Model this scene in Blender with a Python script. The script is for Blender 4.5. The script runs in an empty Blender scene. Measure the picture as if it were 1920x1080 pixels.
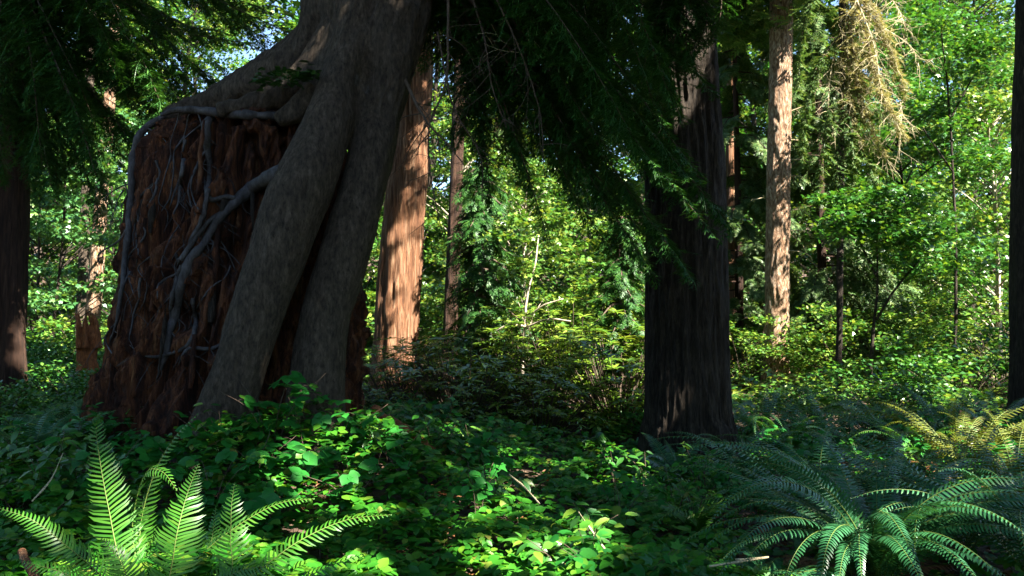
import bpy, math, random
import numpy as np
from mathutils import Vector
from mathutils.bvhtree import BVHTree

# ------------------------------------------------------------------ camera, sky, sun, exposure
scene = bpy.context.scene
FPX, CX, CY, HORIZON, EYE = 1600.0, 960.0, 540.0, 620.0, 1.6
PITCH = math.atan((HORIZON - CY) / FPX)
cam_d = bpy.data.cameras.new("camera")
cam_d.sensor_width = 36.0
cam_d.lens = 36.0 * FPX / 1920.0
cam_d.clip_start, cam_d.clip_end = 0.05, 2000.0
cam = bpy.data.objects.new("camera", cam_d)
scene.collection.objects.link(cam)
cam.location = (0, 0, EYE)
cam.rotation_euler = (math.pi / 2 + PITCH, 0, 0)
scene.camera = cam

SUN_EL, SUN_AZ = math.radians(46), math.radians(128)      # azimuth from +Y towards +X
SUN = np.array([math.sin(SUN_AZ) * math.cos(SUN_EL), math.cos(SUN_AZ) * math.cos(SUN_EL), math.sin(SUN_EL)])
world = bpy.data.worlds.new("World")
scene.world = world
world.use_nodes = True
wn = world.node_tree
wn.nodes.clear()
sky = wn.nodes.new("ShaderNodeTexSky")
sky.sky_type = 'NISHITA'
sky.sun_disc = False
sky.ozone_density, sky.dust_density = 3.0, 0.3
sky.sun_elevation, sky.sun_rotation = SUN_EL, SUN_AZ
bg = wn.nodes.new("ShaderNodeBackground")
bg.inputs['Strength'].default_value = 0.05
wo = wn.nodes.new("ShaderNodeOutputWorld")
wn.links.new(sky.outputs[0], bg.inputs['Color'])
wn.links.new(bg.outputs[0], wo.inputs['Surface'])
sun_d = bpy.data.lights.new("sun", 'SUN')
sun_d.energy, sun_d.angle, sun_d.color = 5.0, math.radians(0.5), (1.0, 0.94, 0.82)
sun_o = bpy.data.objects.new("sun", sun_d)
scene.collection.objects.link(sun_o)
sun_o.location = Vector(SUN) * 60
sun_o.rotation_euler = Vector(SUN).to_track_quat('Z', 'Y').to_euler()
vs = scene.view_settings
vs.view_transform, vs.look, vs.gamma, vs.exposure = 'Standard', 'None', 1.0, 3.15
vs.use_curve_mapping = False
cy = scene.cycles
cy.max_bounces, cy.diffuse_bounces, cy.glossy_bounces = 4, 2, 1
cy.transmission_bounces, cy.transparent_max_bounces = 4, 4
cy.caustics_reflective = cy.caustics_refractive = False
cy.use_adaptive_sampling = False
cy.sample_clamp_indirect = 6.0
cy.use_denoising = True
cy.denoiser = 'OPENIMAGEDENOISE'
cy.denoising_input_passes = 'RGB_ALBEDO_NORMAL'

# ------------------------------------------------------------------ helpers
COL = scene.collection
rng = np.random.default_rng(7)


def at(px, py, Y):
    """A point at depth Y seen at photograph pixel (px, py)."""
    dx, dy = (px - CX) / FPX, (CY - py) / FPX
    y = math.cos(PITCH) - dy * math.sin(PITCH)
    z = math.sin(PITCH) + dy * math.cos(PITCH)
    return np.array([dx * Y / y, Y, EYE + z * Y / y])


def _hash(i, j, k):
    h = (i * 374761393 + j * 668265263 + k * 2147483647 + 974711) & 0xFFFFFFFF
    h = ((h ^ (h >> 13)) * 1274126177) & 0xFFFFFFFF
    h = ((h ^ (h >> 16)) * 2246822519) & 0xFFFFFFFF
    return ((h ^ (h >> 15)) & 0xFFFF) / 65535.0


def vnoise(P):
    P = np.asarray(P, float)
    I = np.floor(P).astype(np.int64)
    F = P - I
    U = F * F * (3 - 2 * F)
    r = 0
    for a in (0, 1):
        for b in (0, 1):
            for c in (0, 1):
                w = (U[:, 0] if a else 1 - U[:, 0]) * (U[:, 1] if b else 1 - U[:, 1]) * (U[:, 2] if c else 1 - U[:, 2])
                r = r + w * _hash(I[:, 0] + a, I[:, 1] + b, I[:, 2] + c)
    return r * 2 - 1


def fbm(P, oct=3):
    P = np.asarray(P, float)
    r, a, s = 0, 0.5, 1.0
    for o in range(oct):
        r = r + a * vnoise(P * s + 17.3 * o)
        a *= 0.5
        s *= 2.1
    return r


def gz(x, y):
    """Height of the forest floor."""
    x = np.asarray(x, float)
    y = np.asarray(y, float)
    z = 0.62 * np.exp(-((x + 2.4) / 2.3) ** 2 - ((y - 9.3) / 2.6) ** 2)
    z = z - 0.06 * np.exp(-((x - 2.2) / 1.6) ** 2 - ((y - 10.0) / 1.6) ** 2)
    z = z + 0.10 * np.sin(x * 0.63 + 1.0) * np.sin(y * 0.51 + 0.4) + 0.04 * np.sin(x * 1.9 + y * 1.3)
    z = z + 0.018 * np.clip(y - 14, 0, 60) + 0.33 * np.clip(y - 64, 0, 60)
    return z


class MB:
    def __init__(self):
        self.V, self.T, self.Q, self.n = [], [], [], 0

    def add(self, V, T=None, Q=None):
        V = np.asarray(V, float).reshape(-1, 3)
        if T is not None and len(T):
            self.T.append(np.asarray(T, np.int64).reshape(-1, 3) + self.n)
        if Q is not None and len(Q):
            self.Q.append(np.asarray(Q, np.int64).reshape(-1, 4) + self.n)
        self.V.append(V)
        self.n += len(V)

    def mesh(self, name, smooth=True, off=(0, 0, 0)):
        V = np.concatenate(self.V) - np.asarray(off, float)
        T = np.concatenate(self.T) if self.T else np.zeros((0, 3), np.int64)
        Q = np.concatenate(self.Q) if self.Q else np.zeros((0, 4), np.int64)
        me = bpy.data.meshes.new(name)
        me.vertices.add(len(V))
        me.vertices.foreach_set('co', V.astype(np.float32).ravel())
        idx = np.concatenate([T.ravel(), Q.ravel()]).astype(np.int32)
        st = np.concatenate([np.arange(len(T)) * 3, len(T) * 3 + np.arange(len(Q)) * 4]).astype(np.int32)
        me.loops.add(len(idx))
        me.loops.foreach_set('vertex_index', idx)
        me.polygons.add(len(st))
        me.polygons.foreach_set('loop_start', st)
        me.update(calc_edges=True)
        if smooth:
            me.polygons.foreach_set('use_smooth', np.ones(len(st), bool))
        return me


def obj(name, mb, mat, parent=None, smooth=True, off=None):
    if off is None:
        off = (0, 0, 0)
        if parent is not None:
            p = parent
            off = np.zeros(3)
            while p is not None:
                off = off + np.array(p.location)
                p = p.parent
    me = mb.mesh(name, smooth, off) if isinstance(mb, MB) else mb
    if mat is not None and not len(me.materials):
        me.materials.append(mat)
    o = bpy.data.objects.new(name, me)
    COL.objects.link(o)
    if parent is not None:
        o.parent = parent
    return o


def tag(o, label, cat, group=None):
    o['label'] = label
    o['category'] = cat
    if group:
        o['group'] = group
    return o


def thing(name, label, cat, loc=(0, 0, 0), group=None):
    o = bpy.data.objects.new(name, None)
    COL.objects.link(o)
    o.location = tuple(float(v) for v in loc)
    o.empty_display_size = 0.2
    return tag(o, label, cat, group)


def dup(root, loc, rz, sc, label, group=None):
    def cp(o, par):
        c = o.copy()
        COL.objects.link(c)
        if par is not None:
            c.parent = par
        for ch in o.children:
            cp(ch, c)
        return c
    r = cp(root, None)
    r.location = tuple(float(v) for v in loc)
    r.rotation_euler = (0, 0, rz)
    r.scale = (sc, sc, sc) if np.isscalar(sc) else sc
    r['label'] = label
    if group:
        r['group'] = group
    return r


def norm(v):
    v = np.asarray(v, float)
    return v / (np.linalg.norm(v, axis=-1, keepdims=True) + 1e-12)


def resample(P, n):
    """Smooth curve through control points (Catmull-Rom), n samples; extra columns (radius) ride along."""
    P = np.asarray(P, float)
    if len(P) == 2:
        t = np.linspace(0, 1, n)[:, None]
        return P[0] * (1 - t) + P[1] * t
    d = np.concatenate([[0], np.cumsum(np.linalg.norm(np.diff(P[:, :3], axis=0), axis=1))])
    s = np.linspace(0, d[-1], n)
    k = np.clip(np.searchsorted(d, s, side='right') - 1, 0, len(P) - 2)
    u = ((s - d[k]) / (d[k + 1] - d[k] + 1e-9))[:, None]
    p1, p2 = P[k], P[k + 1]
    p0 = np.where((k > 0)[:, None], P[np.maximum(k - 1, 0)], 2 * p1 - p2)
    p3 = np.where((k < len(P) - 2)[:, None], P[np.minimum(k + 2, len(P) - 1)], 2 * p2 - p1)
    return 0.5 * (2 * p1 + (p2 - p0) * u + (2 * p0 - 5 * p1 + 4 * p2 - p3) * u ** 2 + (3 * p1 - p0 - 3 * p2 + p3) * u ** 3)


def frames(P):
    T = norm(np.gradient(P, axis=0))
    N = np.zeros_like(T)
    ref = np.array([1.0, 0, 0]) if abs(T[0, 0]) < 0.8 else np.array([0, 1.0, 0])
    n = ref
    for i in range(len(P)):
        n = n - T[i] * np.dot(n, T[i])
        n = n / (np.linalg.norm(n) + 1e-12)
        N[i] = n
    return T, N, np.cross(T, N)


def tube(mb, P, R, sides=8, disp=None, cap=True):
    P = np.asarray(P, float)
    R = np.broadcast_to(np.asarray(R, float), (len(P),))
    T, N, B = frames(P)
    a = np.linspace(0, 2 * math.pi, sides, endpoint=False)
    ring = N[:, None] * np.cos(a)[None, :, None] + B[:, None] * np.sin(a)[None, :, None]
    rad = R[:, None] * np.ones(sides)[None]
    V0 = P[:, None] + ring * rad[..., None]
    if disp is not None:
        V0 = V0 + ring * disp(V0.reshape(-1, 3)).reshape(rad.shape)[..., None]
    n = len(P)
    i = np.arange(n - 1)[:, None] * sides
    j = np.arange(sides)[None]
    j2 = (j + 1) % sides
    Q = np.stack([i + j, i + j2, i + sides + j2, i + sides + j], -1).reshape(-1, 4)
    V = V0.reshape(-1, 3)
    Tt = []
    if cap:
        V = np.concatenate([V, P[:1], P[-1:]])
        c0, c1 = n * sides, n * sides + 1
        jj = np.arange(sides)
        k2 = (jj + 1) % sides
        Tt = np.concatenate([np.stack([np.full(sides, c0), k2, jj], 1),
                             np.stack([np.full(sides, c1), (n - 1) * sides + jj, (n - 1) * sides + k2], 1)])
    mb.add(V, T=Tt, Q=Q)


def rot_from(normal, heading):
    """Rotation matrices whose Z is normal and whose Y lies along heading."""
    Z = norm(normal)
    Y = heading - Z * np.sum(heading * Z, -1, keepdims=True)
    Y = norm(Y)
    X = np.cross(Y, Z)
    return np.stack([X, Y, Z], -1)


def scatter(mb, tmpl, P, R, S):
    V, F = tmpl
    W = np.einsum('nij,kj->nki', R, V) * np.asarray(S)[:, None, None] + P[:, None]
    n, k = len(P), len(V)
    FF = (F[None] + (np.arange(n) * k)[:, None, None]).reshape(-1, 3)
    mb.add(W.reshape(-1, 3), T=FF)


def rand_rot(r, n, tilt=0.5, out=None, outw=0.0):
    nz = np.stack([r.normal(0, tilt, n), r.normal(0, tilt, n), np.ones(n)], 1)
    a = r.uniform(0, 2 * math.pi, n)
    h = np.stack([np.cos(a), np.sin(a), np.zeros(n) - 0.25], 1)
    if out is not None:
        h = h + out * outw
    return rot_from(nz, h)


def T_leaf(w=0.34, droop=0.10, fold=0.07):
    ys = [0.0, 0.22, 0.52, 0.80, 1.0]
    ws = [0.0, 0.82 * w, w, 0.55 * w, 0.0]
    V, F = [], []
    V.append((0, 0, 0))
    for y, h in zip(ys[1:4], ws[1:4]):
        V += [(-h, y, fold - droop * y * y), (0, y, -droop * y * y), (h, y, fold - droop * y * y)]
    V.append((0, 1, -droop * 1.2))
    F += [(0, 2, 1), (0, 3, 2)]
    for k in (0, 1):
        b = 1 + 3 * k
        F += [(b, b + 1, b + 4), (b, b + 4, b + 3), (b + 1, b + 2, b + 5), (b + 1, b + 5, b + 4)]
    F += [(7, 8, 10), (8, 9, 10)]
    return np.array(V, float), np.array(F)


def T_leaf_low(w=0.32):
    V = [(0, 0, 0), (-w, .45, .06), (0, .45, 0), (w, .45, .06), (0, 1, -.1)]
    return np.array(V, float), np.array([(0, 2, 1), (0, 3, 2), (1, 2, 4), (2, 3, 4)])


def T_maple():
    pts = []
    angs = [-155, -118, -88, -62, -42, -20, 0, 20, 42, 62, 88, 118, 155]
    rads = [0.25, 0.52, 0.36, 0.78, 0.42, 0.5, 1.0, 0.5, 0.42, 0.78, 0.36, 0.52, 0.25]
    V = [(0, 0.1, 0.03)]
    for a, r in zip(angs, rads):
        a = math.radians(a)
        V.append((r * math.sin(a) * 0.62, 0.3 + r * math.cos(a) * 0.62, -0.10 * r * r))
    F = [(0, i + 1, i) for i in range(1, len(angs))]
    return np.array(V, float), np.array(F)


def T_spray(seed=1, hang=0.25):
    """A flat lacy conifer spray one unit long, tip along +Y."""
    r = np.random.default_rng(seed)
    V, F = [], []

    def ribbon(p, d, l, w):
        d = d / np.linalg.norm(d)
        s = np.cross(d, (0, 0, 1.0))
        s = s / (np.linalg.norm(s) + 1e-9)
        b = len(V)
        V.extend([p - s * w * .5, p + s * w * .5, p + d * l * .6 + s * w * .6, p + d * l + np.array([0, 0, -.03 * l]), p + d * l * .6 - s * w * .6])
        F.extend([(b, b + 1, b + 2), (b, b + 2, b + 4), (b + 4, b + 2, b + 3)])
    ribbon(np.zeros(3), np.array([0, 1., -hang * .5]), 1.0, .03)
    for k in range(9):
        t = 0.08 + 0.1 * k
        for s in (-1, 1):
            l = (0.42 * (1 - t) + 0.10) * r.uniform(.75, 1.15)
            p = np.array([0, t, -hang * t * t])
            d = np.array([s * r.uniform(.55, .8), r.uniform(.6, .85), -hang * r.uniform(.2, .9)])
            ribbon(p, d, l, .055)
            for q in (.35, .65):
                ribbon(p + d / np.linalg.norm(d) * l * q, d + np.array([-s * .55, .3, -.1]), l * .45, .045)
                ribbon(p + d / np.linalg.norm(d) * l * q, d + np.array([s * .5, -.35, -.1]), l * .4, .045)
    return np.array(V, float), np.array(F)


def T_spray_low(seed=1, hang=0.3):
    r = np.random.default_rng(seed)
    V, F = [], []

    def ribbon(p, d, l, w):
        d = d / np.linalg.norm(d)
        s = np.cross(d, (0, 0, 1.0))
        s = s / (np.linalg.norm(s) + 1e-9)
        b = len(V)
        V.extend([p, p + d * l * .55 + s * w, p + d * l + np.array([0, 0, -.05 * l]), p + d * l * .55 - s * w])
        F.extend([(b, b + 1, b + 3), (b + 3, b + 1, b + 2)])
    ribbon(np.zeros(3), np.array([0, 1., -hang * .5]), 1.0, .035)
    for k in range(6):
        t = 0.08 + 0.15 * k
        for sd in (-1, 1):
            l = (0.45 * (1 - t) + 0.12) * r.uniform(.7, 1.2)
            ribbon(np.array([0, t, -hang * t * t]), np.array([sd * r.uniform(.5, .9), r.uniform(.5, .9), -hang * r.uniform(.2, 1)]), l, .05)
    return np.array(V, float), np.array(F)


# ------------------------------------------------------------------ materials
def nodes(name):
    m = bpy.data.materials.new(name)
    m.use_nodes = True
    nt = m.node_tree
    nt.nodes.clear()
    out = nt.nodes.new("ShaderNodeOutputMaterial")
    return m, nt, out


def ramp(nt, stops):
    n = nt.nodes.new("ShaderNodeValToRGB")
    e = n.color_ramp.elements
    while len(e) < len(stops):
        e.new(0.5)
    for el, (p, c) in zip(e, stops):
        el.position = p
        el.color = (*c, 1)
    return n


def leaf_mat(name, stops, trans=0.35, rough=0.42, spec=0.4, warm=(1.25, 1.15, 0.6)):
    m, nt, out = nodes(name)
    L = nt.links
    g = nt.nodes.new("ShaderNodeNewGeometry")
    r = ramp(nt, stops)
    L.new(g.outputs['Random Per Island'], r.inputs[0])
    p = nt.nodes.new("ShaderNodeBsdfPrincipled")
    p.inputs['Roughness'].default_value = rough
    p.inputs['Specular IOR Level'].default_value = spec
    L.new(r.outputs[0], p.inputs['Base Color'])
    t = nt.nodes.new("ShaderNodeBsdfTranslucent")
    mul = nt.nodes.new("ShaderNodeMix")
    mul.data_type = 'RGBA'
    mul.blend_type = 'MULTIPLY'
    mul.inputs[0].default_value = 1.0
    mul.inputs[7].default_value = (*warm, 1)
    L.new(r.outputs[0], mul.inputs[6])
    L.new(mul.outputs[2], t.inputs['Color'])
    mx = nt.nodes.new("ShaderNodeMixShader")
    mx.inputs[0].default_value = trans
    L.new(p.outputs[0], mx.inputs[1])
    L.new(t.outputs[0], mx.inputs[2])
    L.new(mx.outputs[0], out.inputs['Surface'])
    return m


def bark_mat(name, stops, scale=6.0, stretch=0.14, bump=0.5, dist=0.03, rough=0.85, patch=None, patch_at=0.68, grain=3.5, fine=0.8):
    m, nt, out = nodes(name)
    L = nt.links
    tc = nt.nodes.new("ShaderNodeTexCoord")
    mp = nt.nodes.new("ShaderNodeMapping")
    mp.inputs['Scale'].default_value = (1, 1, stretch)
    L.new(tc.outputs['Object'], mp.inputs[0])
    n1 = nt.nodes.new("ShaderNodeTexNoise")
    n1.inputs['Scale'].default_value = scale
    n1.inputs['Detail'].default_value = 8
    n1.inputs['Roughness'].default_value = 0.65
    n1.inputs['Distortion'].default_value = 0.4
    L.new(mp.outputs[0], n1.inputs['Vector'])
    v = nt.nodes.new("ShaderNodeTexVoronoi")
    v.feature = 'DISTANCE_TO_EDGE'
    v.inputs['Scale'].default_value = scale * 1.6
    mxv = nt.nodes.new("ShaderNodeVectorMath")
    mxv.operation = 'ADD'
    L.new(mp.outputs[0], mxv.inputs[0])
    L.new(n1.outputs['Color'], mxv.inputs[1])
    L.new(mxv.outputs[0], v.inputs['Vector'])
    r = ramp(nt, stops)
    L.new(n1.outputs[0], r.inputs[0])
    col = r.outputs[0]
    n2 = nt.nodes.new("ShaderNodeTexNoise")
    n2.inputs['Scale'].default_value = 1.7
    n2.inputs['Detail'].default_value = 6
    L.new(tc.outputs['Object'], n2.inputs['Vector'])
    if patch:
        rr = ramp(nt, [(patch_at, (0, 0, 0)), (patch_at + .06, (1, 1, 1))])
        L.new(n2.outputs[0], rr.inputs[0])
        mc = nt.nodes.new("ShaderNodeMix")
        mc.data_type = 'RGBA'
        L.new(rr.outputs[0], mc.inputs[0])
        L.new(col, mc.inputs[6])
        mc.inputs[7].default_value = (*patch, 1)
        col = mc.outputs[2]
    n3 = nt.nodes.new("ShaderNodeTexNoise")
    n3.inputs['Scale'].default_value = scale * grain
    n3.inputs['Detail'].default_value = 5
    n3.inputs['Roughness'].default_value = 0.7
    L.new(mp.outputs[0], n3.inputs['Vector'])
    r3 = ramp(nt, [(.32, (.30, .28, .27)), (.5, (.95, .95, .95)), (.68, (1.5, 1.5, 1.5))])
    L.new(n3.outputs[0], r3.inputs[0])
    m3_ = nt.nodes.new("ShaderNodeMix")
    m3_.data_type = 'RGBA'
    m3_.blend_type = 'MULTIPLY'
    m3_.inputs[0].default_value = fine
    L.new(col, m3_.inputs[6])
    L.new(r3.outputs[0], m3_.inputs[7])
    col = m3_.outputs[2]
    p = nt.nodes.new("ShaderNodeBsdfPrincipled")
    p.inputs['Roughness'].default_value = rough
    p.inputs['Specular IOR Level'].default_value = 0.25
    L.new(col, p.inputs['Base Color'])
    ad = nt.nodes.new("ShaderNodeMath")
    ad.operation = 'ADD'
    mi = nt.nodes.new("ShaderNodeMath")
    mi.operation = 'MINIMUM'
    mi.inputs[1].default_value = 0.12
    L.new(v.outputs['Distance'], mi.inputs[0])
    L.new(n1.outputs[0], ad.inputs[0])
    ms = nt.nodes.new("ShaderNodeMath")
    ms.operation = 'MULTIPLY'
    ms.inputs[1].default_value = 3.0
    L.new(mi.outputs[0], ms.inputs[0])
    L.new(ms.outputs[0], ad.inputs[1])
    b = nt.nodes.new("ShaderNodeBump")
    b.inputs['Strength'].default_value = bump
    b.inputs['Distance'].default_value = dist
    L.new(ad.outputs[0], b.inputs['Height'])
    L.new(b.outputs[0], p.inputs['Normal'])
    L.new(p.outputs[0], out.inputs['Surface'])
    return m


M = {}
M['maple'] = leaf_mat('maple_leaf', [(0, (.028, .10, .014)), (.6, (.075, .17, .020)), (1, (.22, .27, .045))], .32, .33, .75)
M['teal'] = leaf_mat('vine_maple_leaf', [(0, (.03, .10, .03)), (.6, (.05, .15, .04)), (1, (.12, .22, .03))], .32, .34, .6)
M['green'] = leaf_mat('sapling_leaf', [(0, (.02, .09, .014)), (.7, (.045, .15, .018)), (1, (.13, .22, .02))], .32, .36, .6)
M['cedar'] = leaf_mat('cedar_spray', [(0, (.035, .085, .022)), (.6, (.07, .14, .035)), (1, (.16, .20, .07))], .3, .5, .4)
M['hemlock'] = leaf_mat('hemlock_needles', [(0, (.014, .055, .010)), (.7, (.024, .095, .014)), (1, (.06, .14, .02))], .25, .5, .35)
M['rhodo'] = leaf_mat('rhododendron_leaf', [(0, (.05, .12, .012)), (.6, (.10, .18, .016)), (1, (.20, .25, .035))], .3, .24, 1.0)
M['cover'] = leaf_mat('ground_cover_leaf', [(0, (.014, .10, .008)), (.65, (.035, .17, .012)), (.95, (.10, .22, .016)), (1, (.16, .16, .03))], .4, .42, .3)
M['bramble'] = leaf_mat('bramble_leaf', [(0, (.012, .11, .016)), (.8, (.025, .17, .022)), (1, (.08, .22, .02))], .4, .42, .3)
M['fern'] = leaf_mat('sword_fern', [(0, (.03, .13, .012)), (.8, (.055, .17, .016)), (1, (.09, .19, .02))], .35, .38, .4)
M['fern_dark'] = leaf_mat('dark_fern', [(0, (.018, .09, .030)), (.8, (.030, .125, .045)), (1, (.06, .15, .03))], .22, .34, .6)
M['fern_gold'] = leaf_mat('golden_fern', [(0, (.09, .12, .015)), (.8, (.12, .14, .018)), (1, (.17, .12, .03))], .35, .42, .4)
M['rachis'] = leaf_mat('fern_stalk', [(0, (.085, .13, .025)), (1, (.11, .15, .03))], .1, .5, .3)
M['litter'] = leaf_mat('dead_leaf', [(0, (.10, .04, .015)), (.6, (.17, .07, .025)), (1, (.26, .13, .06))], .15, .6, .2)
M['bark_grey'] = bark_mat('smooth_grey_bark', [(.2, (.026, .017, .011)), (.5, (.095, .069, .048)), (.8, (.20, .15, .11))], 15, .38, 1.0, .05, .8, (.17, .16, .16), .70, grain=2.6, fine=1.0)
M['root'] = bark_mat('root_bark', [(.3, (.016, .013, .012)), (.75, (.085, .078, .082))], 14, .3, .3, .01, .75)
M['rotten'] = bark_mat('rotten_stump_wood', [(.25, (.007, .004, .002)), (.44, (.048, .015, .007)), (.58, (.16, .055, .021)), (.8, (.26, .15, .075))], 9, .15, 1.0, .08, .9, (.10, .085, .06), .66, fine=1.0)
M['bark_dark'] = bark_mat('furrowed_dark_bark', [(.25, (.016, .012, .01)), (.5, (.05, .036, .025)), (.75, (.13, .10, .075))], 26, .17, 1.0, .08, .9, grain=2.2, fine=1.0)
M['bark_cedar'] = bark_mat('red_cedar_bark', [(.28, (.06, .022, .011)), (.5, (.29, .13, .062)), (.75, (.56, .37, .23))], 24, .055, 1.0, .06, .85, grain=2.2, fine=1.0)
M['bark_fir'] = bark_mat('flaky_bark', [(.28, (.08, .04, .022)), (.48, (.36, .21, .12)), (.7, (.62, .50, .38))], 20, .28, 1.0, .06, .85, grain=2.0, fine=1.0)
M['bark_brown'] = bark_mat('dark_brown_bark', [(.25, (.02, .010, .006)), (.55, (.07, .034, .02)), (.8, (.13, .07, .04))], 20, .08, 1.0, .05, .9, grain=2.5, fine=1.0)
M['bark_pale'] = bark_mat('pale_bark', [(.2, (.20, .15, .10)), (.8, (.48, .42, .33))], 12, .4, .3, .01, .8)
M['twig'] = bark_mat('twig_bark', [(.2, (.045, .03, .02)), (.8, (.10, .07, .05))], 20, .4, .2, .01, .85)
M['dead_twig'] = bark_mat('lichened_twig', [(.2, (.28, .22, .13)), (.8, (.52, .45, .28))], 20, .4, .2, .01, .85)
M['red_rot'] = bark_mat('crumbled_red_wood', [(.2, (.10, .03, .012)), (.6, (.30, .10, .035)), (.9, (.42, .20, .09))], 12, .4, .7, .03, .9)
M['moss'] = leaf_mat('moss', [(0, (.03, .05, .012)), (1, (.07, .08, .02))], .1, .8, .1)


def soil():
    m, nt, out = nodes('forest_soil')
    L = nt.links
    tc = nt.nodes.new("ShaderNodeTexCoord")
    n = nt.nodes.new("ShaderNodeTexNoise")
    n.inputs['Scale'].default_value = 5
    n.inputs['Detail'].default_value = 10
    L.new(tc.outputs['Object'], n.inputs['Vector'])
    r = ramp(nt, [(.3, (.02, .012, .007)), (.55, (.055, .03, .016)), (.75, (.10, .06, .03))])
    L.new(n.outputs[0], r.inputs[0])
    p = nt.nodes.new("ShaderNodeBsdfPrincipled")
    p.inputs['Roughness'].default_value = .95
    L.new(r.outputs[0], p.inputs['Base Color'])
    b = nt.nodes.new("ShaderNodeBump")
    b.inputs['Strength'].default_value = .8
    b.inputs['Distance'].default_value = .08
    L.new(n.outputs[0], b.inputs['Height'])
    L.new(b.outputs[0], p.inputs['Normal'])
    L.new(p.outputs[0], out.inputs['Surface'])
    return m


M['soil'] = soil()

# ------------------------------------------------------------------ ground
def make_ground():
    xs = np.unique(np.concatenate([np.linspace(-12, 12, 121), np.linspace(-60, 60, 61), [-400, -150, 150, 400]]))
    ys = np.unique(np.concatenate([np.linspace(-4, 20, 121), np.linspace(-60, 140, 101), [-300, 150, 500]]))
    X, Y = np.meshgrid(xs, ys)
    Z = gz(X, np.minimum(Y, 140))
    P = np.stack([X.ravel(), Y.ravel(), Z.ravel()], 1)
    P[:, 2] += 0.03 * fbm(P * np.array([2.5, 2.5, 0]), 3)
    nx = len(xs)
    i = (np.arange(len(ys) - 1)[:, None] * nx + np.arange(nx - 1)[None]).ravel()
    mb = MB()
    mb.add(P, Q=np.stack([i, i + 1, i + nx + 1, i + nx], 1))
    o = obj('ground', mb, M['soil'])
    o['kind'] = 'structure'


make_ground()

# ------------------------------------------------------------------ near trees
def trunk_tube(mb, P, R, rings, sides, amp=0.03, freq=9.0, lump=0.05, stretch=0.12, flute=0.0, seed=0.0):
    PR = resample(np.column_stack([P, R]), rings)

    def disp(V):
        a = V * np.array([freq, freq, freq * stretch]) + seed
        d = amp * (1 - 2.6 * np.abs(fbm(a, 3))) + lump * fbm(V * np.array([1.3, 1.3, .5]) + seed, 2)
        return d
    tube(mb, PR[:, :3], np.maximum(PR[:, 3], 0.004), sides, disp)


def bough(wood, leaf, path, seed, spread=0.42, rw=0.014, step=0.045, droop=0.5, ribw=0.013):
    """One drooping hemlock bough: a curved limb carrying flat layered sprays."""
    r = np.random.default_rng(seed)
    C = resample(path, 40)
    L = np.sum(np.linalg.norm(np.diff(C, axis=0), axis=1))
    tube(wood, C, np.linspace(rw, 0.003, 40), 6)
    n = max(6, int(L / step))
    V, F = [], []

    def rib(p, d, l, w):
        s = np.cross(d, (0.15, 0.1, 1.0))
        s = s / (np.linalg.norm(s) + 1e-9)
        b = len(V)
        V.extend([p - s * w * .4, p + s * w * .4, p + d * l * .55 + s * w * .55, p + d * l, p + d * l * .55 - s * w * .55])
        F.extend([(b, b + 1, b + 2), (b, b + 2, b + 4), (b + 4, b + 2, b + 3)])
    for k in range(n):
        t = 0.06 + 0.94 * (k + r.uniform(-.5, .5)) / n
        t = min(max(t, 0.03), 0.995)
        i = min(int(t * 39), 38)
        p = C[i] + (C[i + 1] - C[i]) * (t * 39 - i)
        T = norm(C[i + 1] - C[i])
        B = norm(np.cross(T, (0, 0, 1.0)) + 1e-6)
        s = 1 if k % 2 else -1
        l = spread * (0.30 + 0.75 * math.sin(math.pi * min(1, t * .75 + .22))) * r.uniform(.35, 1.25)
        d = norm(T * r.uniform(.1, .9) + B * s * r.uniform(.4, 1.0) + np.array([0, 0, droop * r.uniform(-.7, .15)]) + r.normal(0, .12, 3))
        q, nn = p.copy(), max(3, int(l / 0.030))
        bend = norm(r.normal(0, 1, 3)) * .06
        for e in range(nn):
            d = norm(d + np.array([0, 0, -0.035 * droop]) + bend)
            sl = l / nn
            rib(q, d, sl * 1.2, ribw * .55)
            b2 = norm(np.cross(d, (0, 0, 1.0)))
            f = 1 - e / nn
            for s2 in (-1, 1):
                if r.uniform() < .88:
                    d2 = norm(d * r.uniform(.3, 1.0) + b2 * s2 * r.uniform(.5, 1) + np.array([0, 0, -droop * r.uniform(-.15, .35)]))
                    m = (0.04 + 0.13 * f) * r.uniform(.4, 1.3)
                    rib(q, d2, m, ribw * r.uniform(.6, 1.0))
                    if m > .06:
                        for s3 in (-1, 1):
                            rib(q + d2 * m * .35, norm(d2 + np.cross(d2, (0, 0, 1.)) * s3 * .8 + [0, 0, -.2 * droop]), m * .45, ribw * .7)
            q = q + d * sl
    leaf.add(np.array(V), T=np.array(F))


def add_bough(parent, path, seed, mat='hemlock', **kw):
    w, l = MB(), MB()
    bough(w, l, np.array(path), seed, **kw)
    b = obj('branch', w, M['twig'], parent)
    obj('needles', l, M[mat], b, off=np.array(parent.location))
    return b


# --- shade: crown leaves are left out wherever a chosen sun fleck should fall
FLECKS = []
OPENINGS = [(2.2, 4.6, 1.7)]         # crown leaves cut away to let skylight onto the big fern


def fleck(px, py, Y, r):
    FLECKS.append((at(px, py, Y), r))


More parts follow.
